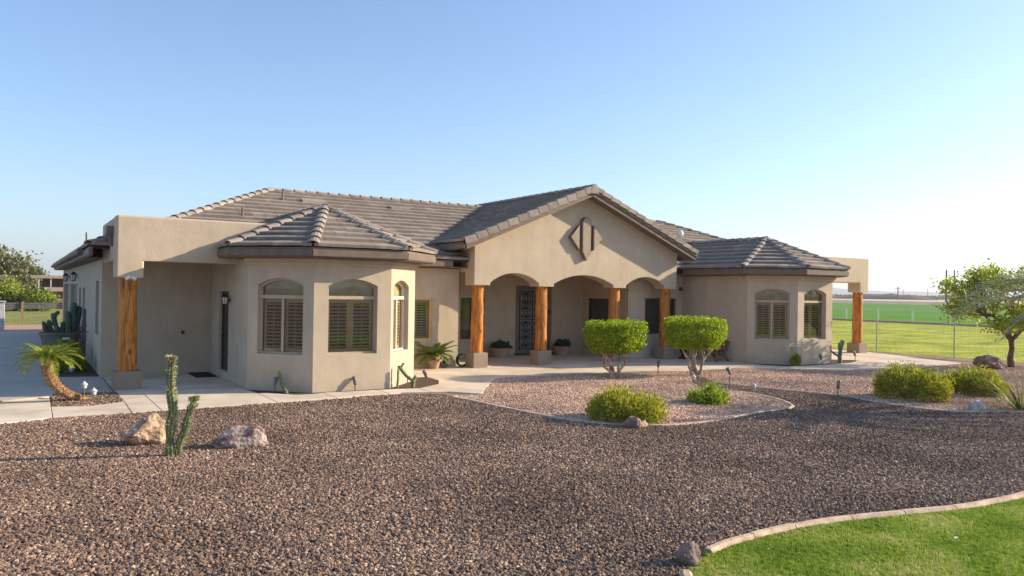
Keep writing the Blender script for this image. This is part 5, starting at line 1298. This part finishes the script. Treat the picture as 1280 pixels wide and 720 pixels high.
for x in (1.2, 2.1, 4.4, 6.6, 8.8): MB().box(x - .05, x + .05, 78.1, 78.2, 0, 2.62).build('post', 'lamp_pale', sh)
MB().box(1.6, 9, 85.5, 85.7, 0, 2.7).build('wall', 'shed_wall', sh)
lt = thing('lean_to', 'low brown lean-to with a pale sloping roof beside the open shed', 'shed', (4, 75, 0))
MB().hexa([(1.55, 74, 1.52), (9, 74, 1.52), (9, 77.5, 1.75), (1.55, 77.5, 1.75)], [(1.55, 74, 1.60), (9, 74, 1.60), (9, 77.5, 1.86), (1.55, 77.5, 1.86)]).build('roof', 'shed_metal', lt)
MB().box(1.9, 9, 74.5, 74.6, 0, 1.53).build('wall', 'shed_wall', lt)
MB().box(1.78, 1.88, 74.05, 74.15, 0, 1.55).build('post', 'white_paint', lt)
s2 = thing('lean_to', 'brown roofed shelter at the far left edge among the trees', 'shed', (-3, 82, 0))
MB().hexa([(-7, 80, 2.45), (-.6, 80, 2.45), (-.6, 86, 2.6), (-7, 86, 2.6)], [(-7, 80, 2.75), (-.6, 80, 2.75), (-.6, 86, 2.9), (-7, 86, 2.9)]).build('roof', 'shed_wall', s2)
for x in (-6.5, -.9): MB().box(x - .08, x + .08, 80.2, 80.4, 0, 2.45).build('post', 'fence_wood', s2)
bf = thing('board_fence', 'low grey board fence across the back yard on a brown post', 'fence', (0, 51, 0))
for k in range(3): MB().box(-6, 2.2, 50.9, 50.94, .74 + .12 * k, .84 + .12 * k).build('board', 'lamp_grey', bf)
for x in (-5.6, -2.8, .02, 2.0): MB().box(x - .05, x + .05, 50.8, 50.9, 0, 1.12).build('post', 'fence_wood', bf)
gp = thing('gate_post', 'white square gate post at the left edge beyond the driveway', 'post', (-.78, 42, 0)); MB().box(-.98, -.66, 41.85, 42.2, 0, 1.28).build('shaft', 'lamp_pale', gp, bevel=.02); MB().box(-1.02, -.62, 41.8, 42.25, 1.28, 1.34).build('cap', 'lamp_pale', gp, bevel=.01)
# white pipe fence beyond the pasture
pf = thing('pipe_fence', 'white pipe rail fence between the pasture and the green crop field', 'fence', (60.4, 38, 0))
y = 8.5; ys = []
while y < 82: ys.append(y); y += 2.95
for y in ys: MB().tube([(60.4, y, 0), (60.4, y, 1.12)], .055, 8).build('post', 'white_paint', pf)
for a, b_ in zip(ys, ys[1:]): MB().tube([(60.4, a, 1.07), (60.4, b_, 1.07)], .035, 6).build('rail', 'white_paint', pf)
m_ = MB(); m_.hexa([(60.0, -60, 0), (61.6, -60, 0), (61.6, 160, 0), (60.0, 160, 0)], [(60.4, -60, .16), (61.2, -60, .16), (61.2, 160, .16), (60.4, 160, .16)]); tag(m_.build('ditch_bank', 'dirt'), kind='structure')
# wire fence along the yard
wf = thing('wire_fence', 'thin wire fence on slim grey posts along the pasture edge', 'fence', (27.6, 17, 0))
y = 2.9; ys = []
while y < 50: ys.append(y); y += 2.9
for y in ys: MB().tube([(27.6, y, 0), (27.6, y, 1.25)], .025, 7).build('post', 'galvanised', wf)
for z in (.08, .35, .62, .9, 1.2): MB().tube([(27.6, ys[0], z), (27.6, ys[-1], z)], .003 if z < 1.1 else .005, 5).build('wire', 'galvanised', wf)
m_ = MB()
for k in range(int((ys[-1] - ys[0]) / .3)): m_.tube([(27.6, ys[0] + k * .3, .08), (27.6, ys[0] + k * .3, 1.2)], .0018, 4)
tag(m_.build('stay_wires', 'galvanised', wf), kind='stuff')
# utility poles
def upole(x, y, h, label, arm=False):
    t_ = thing('utility_pole', label, 'pole', (x, y, 0), 'utility poles beyond the field'); MB().tube([(x, y, 0), (x, y, h)], [.3, .2], 7).build('shaft', 'pole_wood', t_)
    if arm: MB().box(x - .7, x + .7, y - 1.0, y + 1.0, h - .9, h - .72).build('cross_arm', 'pole_wood', t_)
upole(220, 118, 10.0, 'tall utility pole left of the pair beside the small tree')
upole(247, 130, 10.9, 'tall utility pole right of the pair, partly behind the small tree')
upole(342, 205.5, 6.9, 'short thick utility pole at the right end of the dark mound', True)
for (a, d, h, lab) in ((.94, 700, 9, 'tiny far pole left of the dark mound on the hazy horizon'), (1.035, 760, 9, 'tiny far pole midway between the thick pole and the tall pair'), (1.06, 820, 10, 'faint tiny pole nearest the tall pair on the horizon')):
    upole(d * math.sin(a), d * math.cos(a), h, lab)
# far line of low trees on the horizon
k = 5200; aa = .72 + .62 * rng.random(k); dd = 560 + 60 * rng.random(k); hh = 2.0 + 1.3 * np.array([noise.noise(Vector((a * 60, 0, 0))) for a in aa])
P = np.stack([dd * np.sin(aa), dd * np.cos(aa), .9 + rng.random(k) * np.maximum(hh, .6)], 1); o = leaf_cloud('far_tree_line', P, rng.normal(size=P.shape), 2.2, 'leaf_far', None, .5, .7); tag(o, kind='stuff')
k = 1800; aa = -.30 + .42 * rng.random(k); dd = 210 + 40 * rng.random(k)
P = np.stack([dd * np.sin(aa), dd * np.cos(aa), rng.random(k) ** 1.4 * 3.2], 1); o = leaf_cloud('far_tree_line', P, rng.normal(size=P.shape), 1.2, 'leaf_far', None, .5, .7); tag(o, kind='stuff')
# fallen leaf specks on the lawn and bits of litter on the gravel
lf = MB()
for (x, y) in [(5.25, 4.25), (6.9, 3.6), (5.9, 3.9), (8.2, 3.5)] + [(random.uniform(0, 14), random.uniform(5.2, 14)) for _ in range(170)]:
    a = random.uniform(0, 6); lf.add([(x, y, .05), (x + .03 * math.cos(a), y + .03 * math.sin(a), .055), (x + .05 * math.cos(a + .6), y + .05 * math.sin(a + .6), .06), (x + .02 * math.cos(a + 1.3), y + .02 * math.sin(a + 1.3), .06)], [(0, 1, 2, 3)])
tag(lf.build('leaf_litter', 'flower_pale'), kind='stuff')

# ================================================================== HAZE
hm = bpy.data.materials.new('haze_air'); hm.use_nodes = True; t = hm.node_tree; t.nodes.clear()
pv = t.nodes.new('ShaderNodeVolumePrincipled'); pv.inputs['Color'].default_value = (.86, .92, 1, 1); pv.inputs['Density'].default_value = 3.4e-4; pv.inputs['Anisotropy'].default_value = .2
ou = t.nodes.new('ShaderNodeOutputMaterial'); t.links.new(pv.outputs[0], ou.inputs['Volume']); M['haze_air'] = hm
hz = MB().box(-4600, 4600, -4600, 4600, -4, 130).build('haze', 'haze_air'); tag(hz, kind='stuff')
